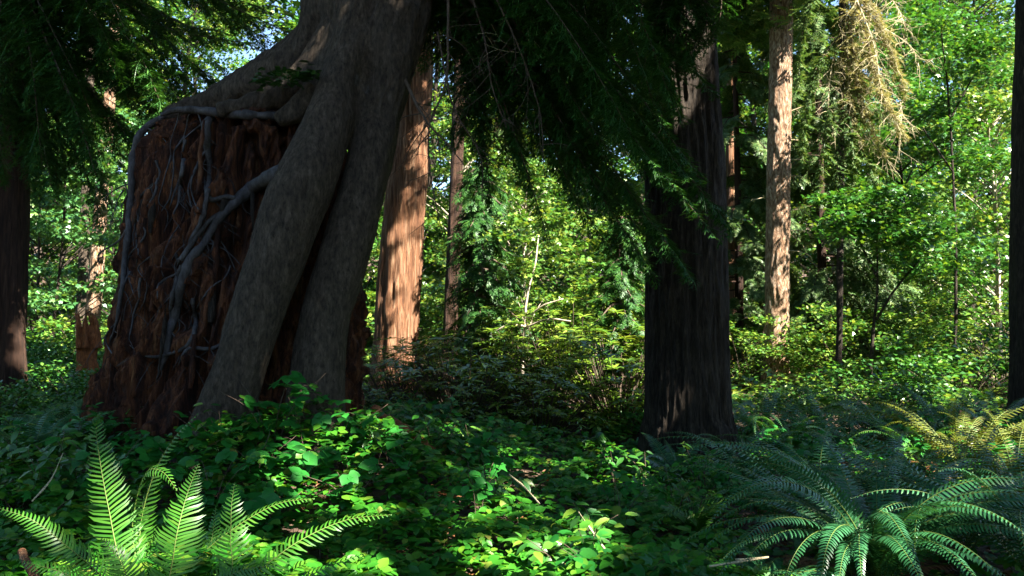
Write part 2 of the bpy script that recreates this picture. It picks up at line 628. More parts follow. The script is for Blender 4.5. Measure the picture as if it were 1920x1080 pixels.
for f in [(760, 720, 12.6, .7), (850, 710, 12.4, .6), (940, 700, 14.8, 1.1), (1010, 720, 14.5, 1.1), (1080, 700, 14.5, 1.2), (1160, 690, 13, .9), (1040, 640, 14.5, 1.0), (960, 620, 14.5, .9), (160, 590, 13, .4),
          (1610, 60, 17, .7), (1650, 150, 16.8, .7), (1680, 230, 16.7, .6), (1640, 300, 16.8, .5), (1700, 100, 16.9, .6), (1720, 420, 16, .8), (1640, 440, 16, .7), (120, 400, 19, 1.3), (90, 520, 17, 1.3), (180, 480, 20, 1.1), (70, 350, 19, 1.1), (190, 560, 18, .9), (120, 600, 15, .7),
          (742, 670, 15.5, .7), (735, 580, 15.5, .6), (720, 520, 15.5, .35), (750, 450, 15.5, .3), (745, 390, 15.5, .25), (765, 330, 15.5, .28), (775, 250, 15.5, .3), (760, 200, 15.5, .2),
          (1460, 650, 20, 1.0), (1460, 560, 20, .9), (1462, 470, 20, .7), (1470, 390, 20, .45), (1482, 300, 20, .3), (1484, 220, 20, .25), (600, 1040, 4.6, .2), (760, 1040, 5.0, .22), (480, 860, 6.6, .14), (430, 830, 6.9, .1), (600, 870, 6.5, .16),
          (215, 900, 4.6, .20), (190, 1010, 4.5, .22), (330, 830, 4.7, .16), (300, 900, 4.6, .14), (350, 990, 4.5, .25),
          (440, 980, 4.5, .18), (540, 950, 4.7, .2), (60, 990, 4.4, .25), (640, 1000, 5.0, .2), (700, 960, 5.2, .2),
          (900, 960, 6.0, .2), (960, 1030, 5.4, .22), (860, 1050, 5.2, .2), (620, 820, 7.0, .14), (520, 690, 7.3, .12), (690, 840, 7.2, .12),
          (800, 830, 8.0, .15), (330, 30, 9.5, .5), (420, 60, 9.5, .4), (250, 60, 9.5, .3), (550, 140, 8.6, .25),
          (1560, 1000, 4.8, .2), (1630, 1010, 4.8, .22), (1700, 960, 5.2, .25), (1520, 1060, 4.7, .16), (1395, 980, 5.2, .16), (1780, 940, 5.3, .2), (1660, 900, 5.3, .15), (1480, 900, 5.4, .1), (1720, 1040, 4.6, .2),
          (1000, 60, 8.5, .2), (1800, 780, 9.0, .9), (1880, 820, 8.0, .4), (1120, 880, 8.6, .25),
          (1010, 880, 8.6, .2), (1460, 800, 10.5, .4), (1700, 800, 9.0, .2), (1780, 900, 5.8, .12)]:
    fleck(*f)

_r = np.random.default_rng(404)
for _k in range(115):
    _px, _py = _r.uniform(430, 1170), _r.uniform(875, 1078)
    fleck(_px, _py, 1.32 * FPX / (_py - HORIZON), _r.uniform(.07, .22))
for _k in range(46):
    _px, _py = _r.uniform(380, 1880), _r.uniform(800, 1060)
    fleck(_px, _py, 1.25 * FPX / (_py - HORIZON), _r.uniform(.05, .12))

for _k in range(34):
    _px, _py = _r.uniform(1380, 1910), _r.uniform(800, 1060)
    fleck(_px, _py, 1.15 * FPX / (_py - HORIZON), _r.uniform(.08, .2))
for _k in range(18):
    fleck(_r.uniform(780, 1210), _r.uniform(790, 880), _r.uniform(8.2, 10.5), _r.uniform(.12, .35))
for _k in range(26):
    fleck(_r.uniform(390, 830), _r.uniform(690, 880), _r.uniform(6.4, 7.4), _r.uniform(.05, .12))


def canopy(mb, centers, n, r, leafsize=(0.20, 0.30), tmpl=None):
    """Leaves of a high crown gathered in clumps around centres (x, y, z, rx, rz), holed to shape the light below."""
    tmpl = tmpl or T_maple()
    C = np.array(centers, float)
    k = r.integers(0, len(C), n)
    u = norm(r.normal(size=(n, 3))) * (r.uniform(0, 1, n) ** (1 / 2.2))[:, None]
    P = C[k, :3] + u * np.stack([C[k, 3], C[k, 3], C[k, 4]], 1)
    keep = np.ones(n, bool)
    for Tp, rad in FLECKS:
        d = P - Tp
        d = d - (d @ SUN)[:, None] * SUN
        keep &= np.linalg.norm(d, axis=1) > rad * r.uniform(.75, 1.25, n)
    for ox, oy, orad in OPENINGS:
        keep &= np.hypot(P[:, 0] - ox, P[:, 1] - oy) > orad * r.uniform(.8, 1.2, n)
    P = P[keep]
    scatter(mb, tmpl, P, rand_rot(r, len(P), .45), r.uniform(*leafsize, len(P)))


def crown_centers(r, c, R, H, n, size=(1.0, 1.7)):
    u = norm(r.normal(size=(n, 3))) * (r.uniform(0.1, 1, n) ** .5)[:, None]
    s = r.uniform(*size, n)
    return np.column_stack([np.array(c) + u * np.array([R, R, H]), s, s * .4])


# --- the old stump
sb = at(455, 815, 9.35)
stump = thing('tree_stump', 'huge old rotten red brown stump gripped by the roots of the hemlock', 'stump', sb)


def make_stump():
    na, nh = 420, 300
    a = np.linspace(0, 2 * math.pi, na, endpoint=False)
    h = np.linspace(-0.45, 1.0, nh)
    A, Hh = np.meshgrid(a, h)
    hc = np.clip(Hh, 0, 1)
    top = 3.32
    rad = 1.58 - 0.48 * hc ** 0.9 + 0.35 * np.clip(0.12 - Hh, 0, 1) ** 1.2
    rad = rad * (1 - 0.10 * np.clip(Hh - .93, 0, 1) / .07)
    dx, dy = np.cos(A), np.sin(A)
    P = np.stack([dx * rad * np.where(dx > 0, 0.85, 0.98), dy * rad * 0.95, Hh * top], -1).reshape(-1, 3)
    P[:, 0] += 0.10 * hc.ravel()
    # lean the grain: fissures run down and to the left
    G = P.copy()
    G[:, 0] -= 0.16 * G[:, 2]
    fis = np.abs(fbm(G * np.array([4.2, 4.2, .55]) + 2, 3))
    d = 0.10 * fbm(P * np.array([1.4, 1.4, .8]) + 9, 3) - 0.22 * np.clip(.15 - fis, 0, 1) / .15
    d += 0.085 * (.7 - 2.4 * np.abs(fbm(G * np.array([10, 10, 1.4]), 3))) + 0.06 * fbm(P * np.array([15, 15, 6]), 3)
    # slabs of wood broken away in blocks
    blk = np.floor(3.0 * (fbm(G * np.array([2.6, 2.6, .9]) + 30, 2) + 1)) / 3.0
    d += 0.20 * (blk - 0.9)
    for px, py, rr, dep in [(262, 598, .16, .34), (352, 598, .14, .30), (330, 715, .22, .18), (430, 470, .2, .22), (310, 250, .18, .1), (520, 270, .3, .15), (470, 560, .2, .2), (235, 740, .15, .1)]:
        q = at(px, py, 8.15) - sb
        w = (P - q) * np.array([1, .35, 1])
        d -= dep * np.exp(-np.sum(w * w, 1) / rr ** 2)
    d *= np.clip(1.15 - .0 * P[:, 2], 0, 2)
    out = np.stack([dx, dy, np.zeros_like(dx)], -1).reshape(-1, 3)
    P = P + out * d[:, None]
    # ragged rim
    rim = np.clip((Hh.ravel() - .9) / .1, 0, 1)
    P[:, 2] += rim * (0.10 * fbm(np.stack([np.cos(A).ravel() * 3, np.sin(A).ravel() * 3, 0 * A.ravel()], 1), 3) + 0.02 * np.exp(-((np.cos(A).ravel() + 1) / .3) ** 2))
    P += sb
    i = np.arange(nh - 1)[:, None] * na
    j = np.arange(na)[None]
    Q = np.stack([i + j, i + (j + 1) % na, i + na + (j + 1) % na, i + na + j], -1).reshape(-1, 4)
    mb = MB()
    mb.add(P, Q=Q)
    obj('rotten_wood', mb, M['rotten'], stump)
    global STUMP_BVH
    STUMP_BVH = BVHTree.FromPolygons([tuple(p) for p in P], [tuple(int(v) for v in q) for q in Q])
    # the soft top
    ring = P[-na:]
    mb = MB()
    V = [ring]
    c = ring.mean(0) + [0, 0, .18]
    K = 14
    for k in range(1, K):
        t = k / K
        R = ring * (1 - t) + c * t
        R[:, 2] += 0.10 * fbm(R * 3, 3) + 0.10 * math.sin(t * 3)
        V.append(R)
    V.append(np.repeat(c[None], na, 0))
    V = np.concatenate(V)
    i = np.arange(K)[:, None] * na
    Q = np.stack([i + j, i + (j + 1) % na, i + na + (j + 1) % na, i + na + j], -1).reshape(-1, 4)
    mb.add(V, Q=Q)
    obj('mossy_top', mb, M['rotten'], stump)
    # splinters and slabs of loose wood standing off the face
    r = np.random.default_rng(5)
    for k in range(24):
        aa = math.radians(r.uniform(178, 318))
        z0 = r.uniform(.0, 2.6)
        L = r.uniform(.25, .8)
        w = r.uniform(.018, .045)
        zz = np.linspace(z0, z0 + L, 10)
        hh = zz / 3.32
        rr = 1.60 - .48 * np.clip(hh, 0, 1) ** .9 + r.uniform(-.06, .03)
        lean = -.12 * (zz - z0)
        ang = aa - .10 * hh + lean * .0
        C = np.stack([np.cos(ang) * rr * .98 + .1 * hh, np.sin(ang) * rr * .95, zz], 1) + sb
        C += 0.02 * fbm(C * 6 + k, 2)[:, None]
        mb = MB()
        tube(mb, C, w * np.sin(np.linspace(.35, 2.9, 10)) ** .6, 7, disp=lambda V: .045 * fbm(V * np.array([13, 13, 5]), 3))
        obj('bark_slab', mb, M['rotten'] if k % 4 else M['bark_dark'], stump)


make_stump()

# --- the hemlock that grew on the old stump
hb = at(560, 800, 8.6)
nurse = thing('hemlock_tree', 'great grey hemlock straddling the old rotten stump on thick root legs', 'tree', hb)


def leg(pts, sides=20, n=40):
    mb = MB()
    PR = np.array([[*at(px, py, Y), hw / FPX * Y] for px, py, Y, hw in pts])
    PR = resample(PR, n)
    tube(mb, PR[:, :3], PR[:, 3], sides)
    return mb


def make_nurse_trunk():
    parts = []
    parts.append([(706, -420, 9.0, 112), (700, -200, 8.95, 113), (697, -60, 8.9, 112), (698, 40, 8.85, 100), (705, 110, 8.8, 78), (712, 170, 8.75, 55)])
    # left lobe running down into the crest of the stump
    parts.append([(630, -260, 8.9, 50), (622, -60, 8.9, 54), (615, 30, 8.9, 50), (585, 90, 8.95, 42), (520, 140, 9.0, 36), (440, 172, 9.1, 27), (370, 198, 9.1, 17), (310, 215, 9.0, 9)])
    parts.append([(640, 60, 8.6, 40), (590, 130, 8.6, 32), (530, 175, 8.6, 24), (470, 195, 8.5, 18), (410, 208, 8.4, 13)])
    parts.append([(655, 90, 8.5, 40), (600, 170, 8.45, 30), (560, 205, 8.4, 22), (520, 225, 8.35, 14)])
    parts.append([(600, 70, 9.2, 40), (540, 115, 9.4, 34), (460, 150, 9.5, 24), (390, 180, 9.5, 14)])
    # leg A
    parts.append([(672, -60, 8.6, 46), (668, 60, 8.45, 44), (645, 150, 8.3, 43), (612, 240, 8.15, 46), (575, 330, 8.0, 56), (545, 400, 7.95, 57),
                  (512, 500, 7.9, 52), (478, 600, 7.85, 48), (447, 700, 7.8, 48), (415, 800, 7.8, 56), (395, 880, 7.8, 60)])
    # leg B
    parts.append([(735, 20, 8.6, 60), (722, 140, 8.5, 48), (702, 250, 8.4, 41), (684, 340, 8.3, 40), (662, 420, 8.25, 44), (632, 520, 8.2, 45), (608, 600, 8.15, 46),
                  (598, 690, 8.1, 50), (590, 790, 8.1, 58), (586, 880, 8.1, 66)])
    # right flank
    parts.append([(770, -120, 8.8, 44), (765, 40, 8.7, 40), (745, 140, 8.7, 30), (728, 240, 8.6, 22), (716, 330, 8.5, 14)])
    mb = MB()
    for p in parts:
        one = leg(p)
        mb.add(one.V[0], T=one.T[0] if one.T else None, Q=one.Q[0])
    me = mb.mesh('trunk')
    tmp = bpy.data.objects.new('trunk_tmp', me)
    COL.objects.link(tmp)
    rm = tmp.modifiers.new('r', 'REMESH')
    rm.mode, rm.voxel_size = 'VOXEL', 0.022
    sm = tmp.modifiers.new('s', 'SMOOTH')
    sm.factor, sm.iterations = 0.5, 6
    dg = bpy.context.evaluated_depsgraph_get()
    out = bpy.data.meshes.new_from_object(tmp.evaluated_get(dg))
    bpy.data.objects.remove(tmp)
    n = len(out.vertices)
    co = np.zeros(n * 3, np.float32)
    no = np.zeros(n * 3, np.float32)
    out.vertices.foreach_get('co', co)
    out.vertex_normals.foreach_get('vector', no)
    co, no = co.reshape(-1, 3).astype(float), no.reshape(-1, 3).astype(float)
    # grain runs along the legs, which lean to the left as they come down
    sh = co.copy()
    sh[:, 0] = co[:, 0] - 0.42 * (co[:, 2] - 2.5)
    d = 0.026 * (1 - 2.4 * np.abs(fbm(sh * np.array([9, 9, 1.3]), 3))) * np.clip(0.25 + .5 * vnoise(co * 1.1 + 5) + np.clip((co[:, 2] - 3.2) * .6, 0, 1), 0, 1.2)
    d += 0.035 * fbm(co * np.array([2.2, 2.2, 1.1]) + 3, 3) + 0.006 * fbm(co * 24, 2)
    # the dark hollow where the legs part
    for px, py, Y, rad, dep in [(700, 175, 8.3, .22, .09), (690, 130, 8.3, .16, .05), (720, 215, 8.3, .15, .05)]:
        q = at(px, py, Y)
        d -= dep * np.exp(-np.sum(((co - q) * np.array([1, .4, .8])) ** 2, 1) / rad ** 2)
    co = co + no * d[:, None] - hb
    out.vertices.foreach_set('co', co.astype(np.float32).ravel())
    out.polygons.foreach_set('use_smooth', np.ones(len(out.polygons), bool))
    out.update()
    out.materials.clear()
    out.materials.append(M['bark_grey'])
    obj('trunk', out, None, nurse)
    mb = MB()
    b = at(706, -400, 9.0)
    trunk_tube(mb, [b, b + [0, 0, 4], b + [0, .2, 12], b + [0, .2, 20]], [.60, .5, .34, .08], 60, 40)
    obj('upper_trunk', mb, M['bark_grey'], nurse)


make_nurse_trunk()


def cling(P, lift=0.0):
    """Lay points onto the face of the stump where they fall on it."""
    Q = P.copy()
    ys = []
    for k, p in enumerate(P):
        hit = STUMP_BVH.ray_cast(Vector((p[0] * 6 / p[1], 6.0, EYE + (p[2] - EYE) * 6 / p[1])), (Vector(p) - Vector((0, 0, EYE))).normalized(), 5)
        ys.append(hit[0][1] if hit[0] is not None and abs(hit[0][1] - p[1]) < .75 else np.nan)
    ys = np.array(ys)
    ok = ~np.isnan(ys)
    if ok.sum() < 3:
        return P
    ks = np.arange(len(P))
    f = np.interp(ks, ks[ok], ys[ok])
    f = np.array([np.percentile(f[max(0, k - 4):k + 5], 30) for k in ks])
    f = np.convolve(np.pad(f, 4, mode='edge'), np.ones(9) / 9, 'valid') - lift
    sc = f / P[:, 1]
    Q[:, 0], Q[:, 1], Q[:, 2] = P[:, 0] * sc, f, EYE + (P[:, 2] - EYE) * sc
    return Q


def root(pts, seed, parent=nurse, mat='root', wig=6, free=0):
    r = np.random.default_rng(seed)
    P = np.array([[*at(px, py, Y), hw / FPX * Y] for px, py, Y, hw in pts])
    PR = resample(P, 14 * len(pts))
    PR[:, 0] += 0.03 * fbm(PR[:, :3] * 5 + seed, 3)
    PR[:, 2] += 0.02 * fbm(PR[:, :3] * 5 + seed * 3, 2)
    C = cling(PR[:, :3])
    w = np.clip((np.arange(len(PR)) / 14. - free) / 1.0, 0, 1)[:, None] if free else 1.0
    PR[:, :3] = PR[:, :3] * (1 - w) + C * w
    mb = MB()
    rad = PR[:, 3] * (1 + .5 * fbm(PR[:, :3] * 8 + seed, 2))
    rad[-8:] *= np.linspace(1, .15, 8)
    tube(mb, PR[:, :3], rad, 12, disp=lambda V: .006 * fbm(V * np.array([30, 30, 12]), 2))
    # fine rootlets leave the root
    for k in range(wig):
        i = r.integers(4, len(PR) - 3)
        p = PR[i, :3]
        L = r.uniform(.12, .5)
        d = np.array([r.uniform(-1, 1), 0, r.uniform(-1, -.1)])
        q = resample(np.array([p, p + d * L * .4, p + d * L * .75 + [r.uniform(-.1, .1), 0, -.1], p + d * L + [r.uniform(-.15, .15), 0, -.2]]), 16)
        qc = cling(q)
        qc = qc + (p - qc[0]) * np.linspace(1, 0, 16)[:, None] ** 2
        tube(mb, qc, np.linspace(PR[i, 3] * .25, .002, 16), 6)
    return obj('root', mb, M[mat], parent)


SF = 8.02
root([(590, 290, 8.1, 20), (540, 318, 7.95, 18), (505, 335, 7.88, 15), (478, 352, 7.93, 14), (448, 374, 7.95, 11), (420, 402, 7.98, 9), (385, 450, 7.98, 8), (355, 490, 7.95, 9), (340, 540, 7.92, 9), (325, 600, 7.86, 8), (310, 660, 7.8, 6), (292, 715, 7.74, 4)], 1, free=2, wig=9)
for k in range(18):
    r = np.random.default_rng(1200 + k)
    x, y = r.uniform(225, 440), r.uniform(225, 560)
    if x > 600 - .42 * y + 60:
        continue
    pts, w = [], r.uniform(1.2, 3.2)
    for q in range(r.integers(4, 7)):
        pts.append((x, y, 8.1, max(.8, w)))
        x, y, w = x + r.normal(-6, 16), y + r.uniform(15, 50), w * .85
    root(pts, 1300 + k, wig=3)
root([(300, 216, 8.5, 5), (340, 205, 8.3, 7), (385, 208, 8.2, 9), (430, 214, 8.15, 9), (500, 218, 8.25, 8), (560, 222, 8.3, 7), (620, 215, 8.5, 7)], 2, wig=4)
root([(405, 212, 8.15, 9), (386, 238, 8.0, 9), (389, 275, 8.0, 8), (396, 320, 8.02, 6), (388, 370, 8.02, 5), (372, 420, 8.0, 4), (350, 470, 7.96, 3)], 3)
root([(452, 372, 7.94, 7), (420, 370, 7.95, 5), (392, 374, 7.97, 5), (384, 330, 8.0, 3)], 4, wig=3)
root([(430, 396, 7.96, 7), (400, 412, 7.97, 6), (372, 440, 7.97, 5), (352, 470, 7.95, 5), (330, 500, 7.93, 4)], 5, wig=3)
root([(358, 488, 7.95, 6), (338, 510, 7.93, 6), (322, 560, 7.9, 4), (318, 610, 7.85, 3)], 6, wig=3)
root([(345, 300, 8.0, 4), (342, 330, 8.0, 5), (335, 370, 8.0, 3), (318, 420, 8.0, 2)], 7, wig=3)
root([(360, 560, 7.9, 4), (366, 610, 7.85, 4), (350, 650, 7.8, 4), (300, 668, 7.8, 3), (270, 665, 7.85, 3)], 8, wig=5)
root([(450, 620, 7.85, 4), (400, 655, 7.8, 4), (355, 655, 7.78, 3), (330, 690, 7.76, 2)], 9, wig=5)
root([(310, 215, 8.5, 6), (270, 245, 8.6, 7), (250, 300, 8.65, 8), (243, 400, 8.6, 6), (234, 500, 8.55, 5), (220, 590, 8.5, 4), (205, 650, 8.45, 3)], 10, wig=4)

# boughs hanging from the hemlock, right of its trunk
HB = [
    [(800, -220, 9.0), (930, -130, 8.7), (1080, 20, 8.4), (1200, 180, 8.3), (1310, 330, 8.3)],
    [(800, -160, 9.0), (940, -60, 8.6), (1080, 110, 8.4), (1200, 270, 8.3), (1300, 385, 8.3)],
    [(800, -120, 9.0), (930, 0, 8.7), (1060, 180, 8.5), (1180, 360, 8.4), (1300, 525, 8.4)],
    [(800, -60, 8.9), (900, 20, 8.7), (1010, 170, 8.6), (1120, 330, 8.5), (1240, 480, 8.5)],
    [(800, -60, 8.9), (880, 20, 8.8), (960, 130, 8.7), (1030, 260, 8.7), (1090, 400, 8.7)],
    [(800, -30, 8.9), (860, 30, 8.9), (920, 130, 8.9), (960, 240, 8.9), (985, 345, 8.9)],
    [(800, -80, 9.1), (880, -30, 9.2), (930, 60, 9.3), (950, 180, 9.3), (940, 300, 9.3)],
    [(800, -20, 9.1), (860, 60, 9.2), (895, 150, 9.3), (905, 250, 9.3), (900, 330, 9.3)],
    [(800, -200, 9.2), (950, -160, 9.4), (1080, -60, 9.6), (1180, 60, 9.7), (1270, 190, 9.7)],
    [(800, -260, 9.2), (1000, -220, 9.3), (1150, -120, 9.3), (1240, -10, 9.3), (1300, 110, 9.3)],
    [(800, -140, 9.1), (920, -80, 9.4), (1020, 40, 9.6), (1080, 170, 9.7), (1110, 300, 9.7)],
    [(800, -170, 9.1), (940, -110, 9.3), (1060, 10, 9.4), (1150, 140, 9.5), (1230, 260, 9.5)],
    [(800, -90, 9.1), (890, -20, 9.5), (980, 100, 9.8), (1040, 220, 9.9), (1060, 330, 9.9)],
    [(800, -240, 8.9), (960, -190, 8.5), (1110, -80, 8.2), (1210, 60, 8.1), (1280, 230, 8.1)],
    [(800, -150, 8.9), (900, -100, 8.4), (1000, 0, 8.2), (1090, 130, 8.1), (1160, 250, 8.1)],
    [(800, -100, 9.0), (960, 0, 8.3), (1110, 160, 8.1), (1230, 310, 8.0), (1330, 430, 8.0)],
]
for i, p in enumerate(HB):
    add_bough(nurse, [at(*q) for q in p], 100 + i, spread=0.40 + .12 * (i % 3), droop=.75, rw=.02)
for i, p in enumerate(HB + HB + HB[3:8] + HB[10:13]):
    r = np.random.default_rng(150 + i)
    j = r.normal(0, 1, 3)
    q = [(px + f * 45 * j[0] - 40 * f, py + f * 40 * j[1] - 30, Y + f * .35 * j[2] + .2) for f, (px, py, Y) in zip((0, .3, .6, .9, 1.1), p)]
    add_bough(nurse, [at(*c) for c in q], 270 + i, spread=.36 + .10 * (i % 4), droop=1.0, rw=.016)
for k in range(14):
    r = np.random.default_rng(300 + k)
    x0 = r.uniform(840, 1150)
    add_bough(nurse, [at(x0 - 60, -260, 9.3), at(x0 - 10, -140, 9.2), at(x0 + 20, r.uniform(-20, 30), 9.0), at(x0 + 50, r.uniform(130, 240), 8.9)], 330 + k, spread=.42, droop=.9, rw=.016)


def dead_branch(parent, pts, seed, mat='twig', nt=9, rw=0.016, tl=(.2, .6)):
    r = np.random.default_rng(seed)
    C = resample(np.array([at(*q) for q in pts]), 36)
    C = C + 0.012 * np.stack([fbm(C * 9 + k, 2) for k in (1, 2, 3)], 1)
    mb = MB()
    tube(mb, C, np.linspace(rw, .004, 36), 7)
    for k in range(nt):
        i = r.integers(6, 34)
        L = r.uniform(*tl)
        d = norm([r.uniform(-1, 1), r.uniform(-.6, .6), r.uniform(-1.2, .15)])
        e = norm(d + r.normal(0, .4, 3) + [0, 0, -.3])
        q = resample(np.array([C[i], C[i] + d * L * .5, C[i] + d * L * .5 + e * L * .5]), 9)
        tube(mb, q, np.linspace(rw * .35, .0015, 9), 4)
        for s in range(2):
            j = r.integers(3, 8)
            d2 = norm(d + r.normal(0, .8, 3))
            tube(mb, np.array([q[j], q[j] + d2 * L * .2, q[j] + d2 * L * .38 + [0, 0, -.03]]), [.0025, .002, .001], 4)
    return obj('dead_branch', mb, M[mat], parent)


dead_branch(nurse, [(755, 140, 8.4), (775, 185, 8.3), (803, 233, 8.2), (835, 265, 8.2), (870, 310, 8.2)], 1, nt=10, rw=.02)
dead_branch(nurse, [(838, -80, 8.4), (840, 60, 8.3), (835, 160, 8.25), (805, 235, 8.2), (808, 330, 8.2), (832, 450, 8.2)], 2, nt=14, rw=.017)
dead_branch(nurse, [(870, -60, 8.6), (905, 60, 8.5), (925, 170, 8.5), (950, 240, 8.5)], 3, nt=14)
dead_branch(nurse, [(820, 60, 8.6), (850, 200, 8.6), (900, 290, 8.6), (905, 380, 8.6)], 4, nt=14, rw=.012)
dead_branch(nurse, [(900, -60, 8.2), (960, 60, 8.2), (1010, 200, 8.2), (1020, 330, 8.2)], 5, nt=14, rw=.012)
dead_branch(nurse, [(1020, -70, 8.5), (1008, 20, 8.5), (990, 78, 8.5), (978, 112, 8.5)], 6, mat='dead_twig', nt=5, rw=.011)
dead_branch(nurse, [(984, -60, 8.5), (987, 20, 8.5), (991, 76, 8.5)], 7, mat='dead_twig', nt=2, rw=.010)

mb = MB()
r = np.random.default_rng(21)
for k in range(150):
    x = r.uniform(480, 605)
    p = at(x, 150 - (x - 480) * .12 + r.normal(0, 9), r.uniform(8.0, 8.4))
    scatter(mb, T_spray(k), p[None], rand_rot(r, 1, .3), r.uniform(.05, .12, 1))
tag(obj('hemlock_seedling', mb, M['hemlock']), 'low fresh green seedlings sprouting on the crest of the old stump', 'seedling')


def straight_trunk(name, label, x_y, Y, base_px, top_px, hw0, hw1, mat, cat='tree', zt=14, group=None, sides=64, rings=160, amp=.02, lump=.04, flare=1.25, freq=9.0, stretch=.1):
    """A trunk seen from base pixel to top pixel, carried on upwards out of the picture."""
    b = at(base_px[0], base_px[1], Y)
    t = at(top_px[0], top_px[1], Y)
    g = float(gz(b[0], Y))
    t0 = thing(name, label, cat, (b[0], Y, g), group)
    dirn = (t - b) / (t[2] - b[2])
    r0, r1 = hw0 / FPX * Y, hw1 / FPX * Y
    tap = (r0 - r1) / (t[2] - b[2])
    zs = np.array([g - .3, g + .05, g + .5, b[2] + .3 if b[2] > g + .5 else g + 1.0, (b[2] + t[2]) * .5 + .4, t[2] + .2, zt])
    zs = np.sort(zs)
    P = np.array([b + dirn * (z - b[2]) for z in zs])
    R = np.array([r0 - tap * (z - b[2]) for z in zs])
    R[0] *= flare * 1.1
    R[1] *= flare
    R[2] *= 1 + (flare - 1) * .4
    R = np.maximum(R, .05)
    mb = MB()
    trunk_tube(mb, P, R, rings, sides, amp=amp, lump=lump, freq=freq, stretch=stretch, seed=Y * 3.1 + base_px[0])
    obj('trunk', mb, M[mat], t0)
    return t0, b, dirn


cedar, _, _ = straight_trunk('cedar_tree', 'sunlit reddish cedar trunk close behind the big hemlock', 0, 15.5, (742, 690), (782, 60), 40, 27, 'bark_cedar', amp=.05, lump=.08, sides=110, rings=260, freq=8)
dark_tree, dtb, _ = straight_trunk('fir_tree', 'thick dark furrowed trunk in shade at the centre right beside ferns', 0, 10.5, (1294, 860), (1274, 0), 76, 60, 'bark_dark', amp=.055, lump=.07, sides=240, rings=420, freq=11, flare=1.25, stretch=.09)
fir, fib, fid = straight_trunk('fir_tree', 'slim tall trunk with flaking bark, sunlit at its foot', 0, 20, (1455, 700), (1465, 0), 22, 19, 'bark_fir', amp=.03, lump=.03, sides=72, rings=260, freq=9, stretch=.25)
edge_tree, _, _ = straight_trunk('fir_tree', 'black shaded trunk cut by the right edge of the photo', 0, 12.5, (1930, 760), (1938, 0), 32, 28, 'bark_dark', amp=.03)
left_tree, ltb, _ = straight_trunk('hemlock_tree', 'dark brown trunk under drooping boughs at the left edge', 0, 11.5, (8, 690), (20, 0), 34, 30, 'bark_brown', amp=.03)
thin_left, _, _ = straight_trunk('alder_tree', 'thin pale dappled trunk left of the old stump', 0, 20, (172, 620), (200, 250), 13, 9, 'bark_fir', amp=.03)
brown_mid, _, _ = straight_trunk('cedar_tree', 'narrow brown trunk in shadow right of the sunlit cedar', 0, 18.5, (842, 690), (858, 260), 14, 11, 'bark_brown', amp=.02)
grey_left, _, _ = straight_trunk('alder_tree', 'faint blue grey trunk between the left edge trunk and the stump', 0, 23, (152, 640), (162, 340), 10, 8, 'bark_grey', amp=.02)
red_far, _, _ = straight_trunk('cedar_tree', 'small orange red trunk peeping out right of the thick dark trunk', 0, 25, (1366, 700), (1372, 200), 11, 9, 'bark_cedar', amp=.02)

# flaring mossy foot with fine sprouts beside the thick trunk
for i, (px, py, ex, ey) in enumerate([(1484, 262, 1530, 272), (1486, 300, 1520, 305), (1484, 330, 1512, 336), (1486, 432, 1524, 440), (1486, 436, 1516, 480), (1486, 470, 1522, 482), (1486, 395, 1512, 398),
                                      (1442, 372, 1412, 376), (1486, 210, 1540, 190)]):
    dead_branch(fir, [(px - 8, py, 20), ((px + ex) / 2, (py + ey) / 2 - 3, 19.9), (ex, ey, 19.8)], 40 + i, mat='dead_twig', nt=3, rw=.014, tl=(.08, .25))

# boughs of the hemlock at the left edge
LB = [
    [(20, -150, 11.5), (120, -110, 11.0), (230, -20, 10.6), (330, 40, 10.4), (420, 60, 10.3)],
    [(20, -180, 11.5), (160, -150, 10.8), (300, -60, 10.4), (430, 10, 10.2), (560, 70, 10.1)],
    [(20, -160, 11.5), (140, -130, 10.9), (270, -70, 10.6), (400, -20, 10.4), (500, 20, 10.4)],
    [(20, -40, 11.5), (110, 0, 11.0), (210, 60, 10.7), (300, 120, 10.6), (360, 190, 10.6)],
    [(20, 0, 11.5), (100, 50, 11.0), (190, 120, 10.7), (270, 190, 10.6), (320, 270, 10.6)],
    [(20, 40, 11.5), (90, 90, 11.0), (160, 160, 10.8), (220, 230, 10.7), (260, 300, 10.7)],
    [(20, 80, 11.5), (70, 130, 11.0), (120, 200, 10.8), (160, 270, 10.7), (180, 330, 10.7)],
    [(20, 120, 11.4), (50, 170, 11.0), (80, 240, 10.8), (100, 300, 10.8), (110, 350, 10.8)],
    [(20, -100, 11.3), (60, -20, 10.5), (110, 80, 10.2), (150, 160, 10.1), (180, 240, 10.1)],
    [(20, -60, 11.3), (40, 20, 10.5), (60, 120, 10.2), (70, 220, 10.1), (80, 320, 10.1)],
    [(20, -120, 11.3), (100, -60, 10.4), (190, 20, 10.1), (260, 100, 10.0), (300, 190, 10.0)],
    [(10, -80, 11.3), (0, 20, 10.6), (-10, 140, 10.4), (-5, 230, 10.3), (10, 330, 10.3)],
    [(20, -130, 11.6), (120, -90, 12.0), (230, 0, 12.2), (330, 90, 12.3), (420, 170, 12.3)],
    [(20, -60, 11.6), (110, -10, 12.0), (200, 80, 12.2), (280, 170, 12.3), (340, 240, 12.3)],
    [(20, 0, 11.6), (90, 60, 12.0), (150, 150, 12.2), (200, 240, 12.3), (230, 310, 12.3)],
    [(20, -190, 11.6), (180, -160, 12.0), (320, -80, 12.2), (430, 10, 12.3), (500, 100, 12.3)],
    [(20, -150, 11.3), (80, -110, 10.2), (140, -30, 9.8), (190, 50, 9.7), (220, 130, 9.7)],
    [(20, -20, 11.3), (60, 60, 10.7), (110, 150, 10.5), (150, 220, 10.4), (190, 290, 10.4)],
]
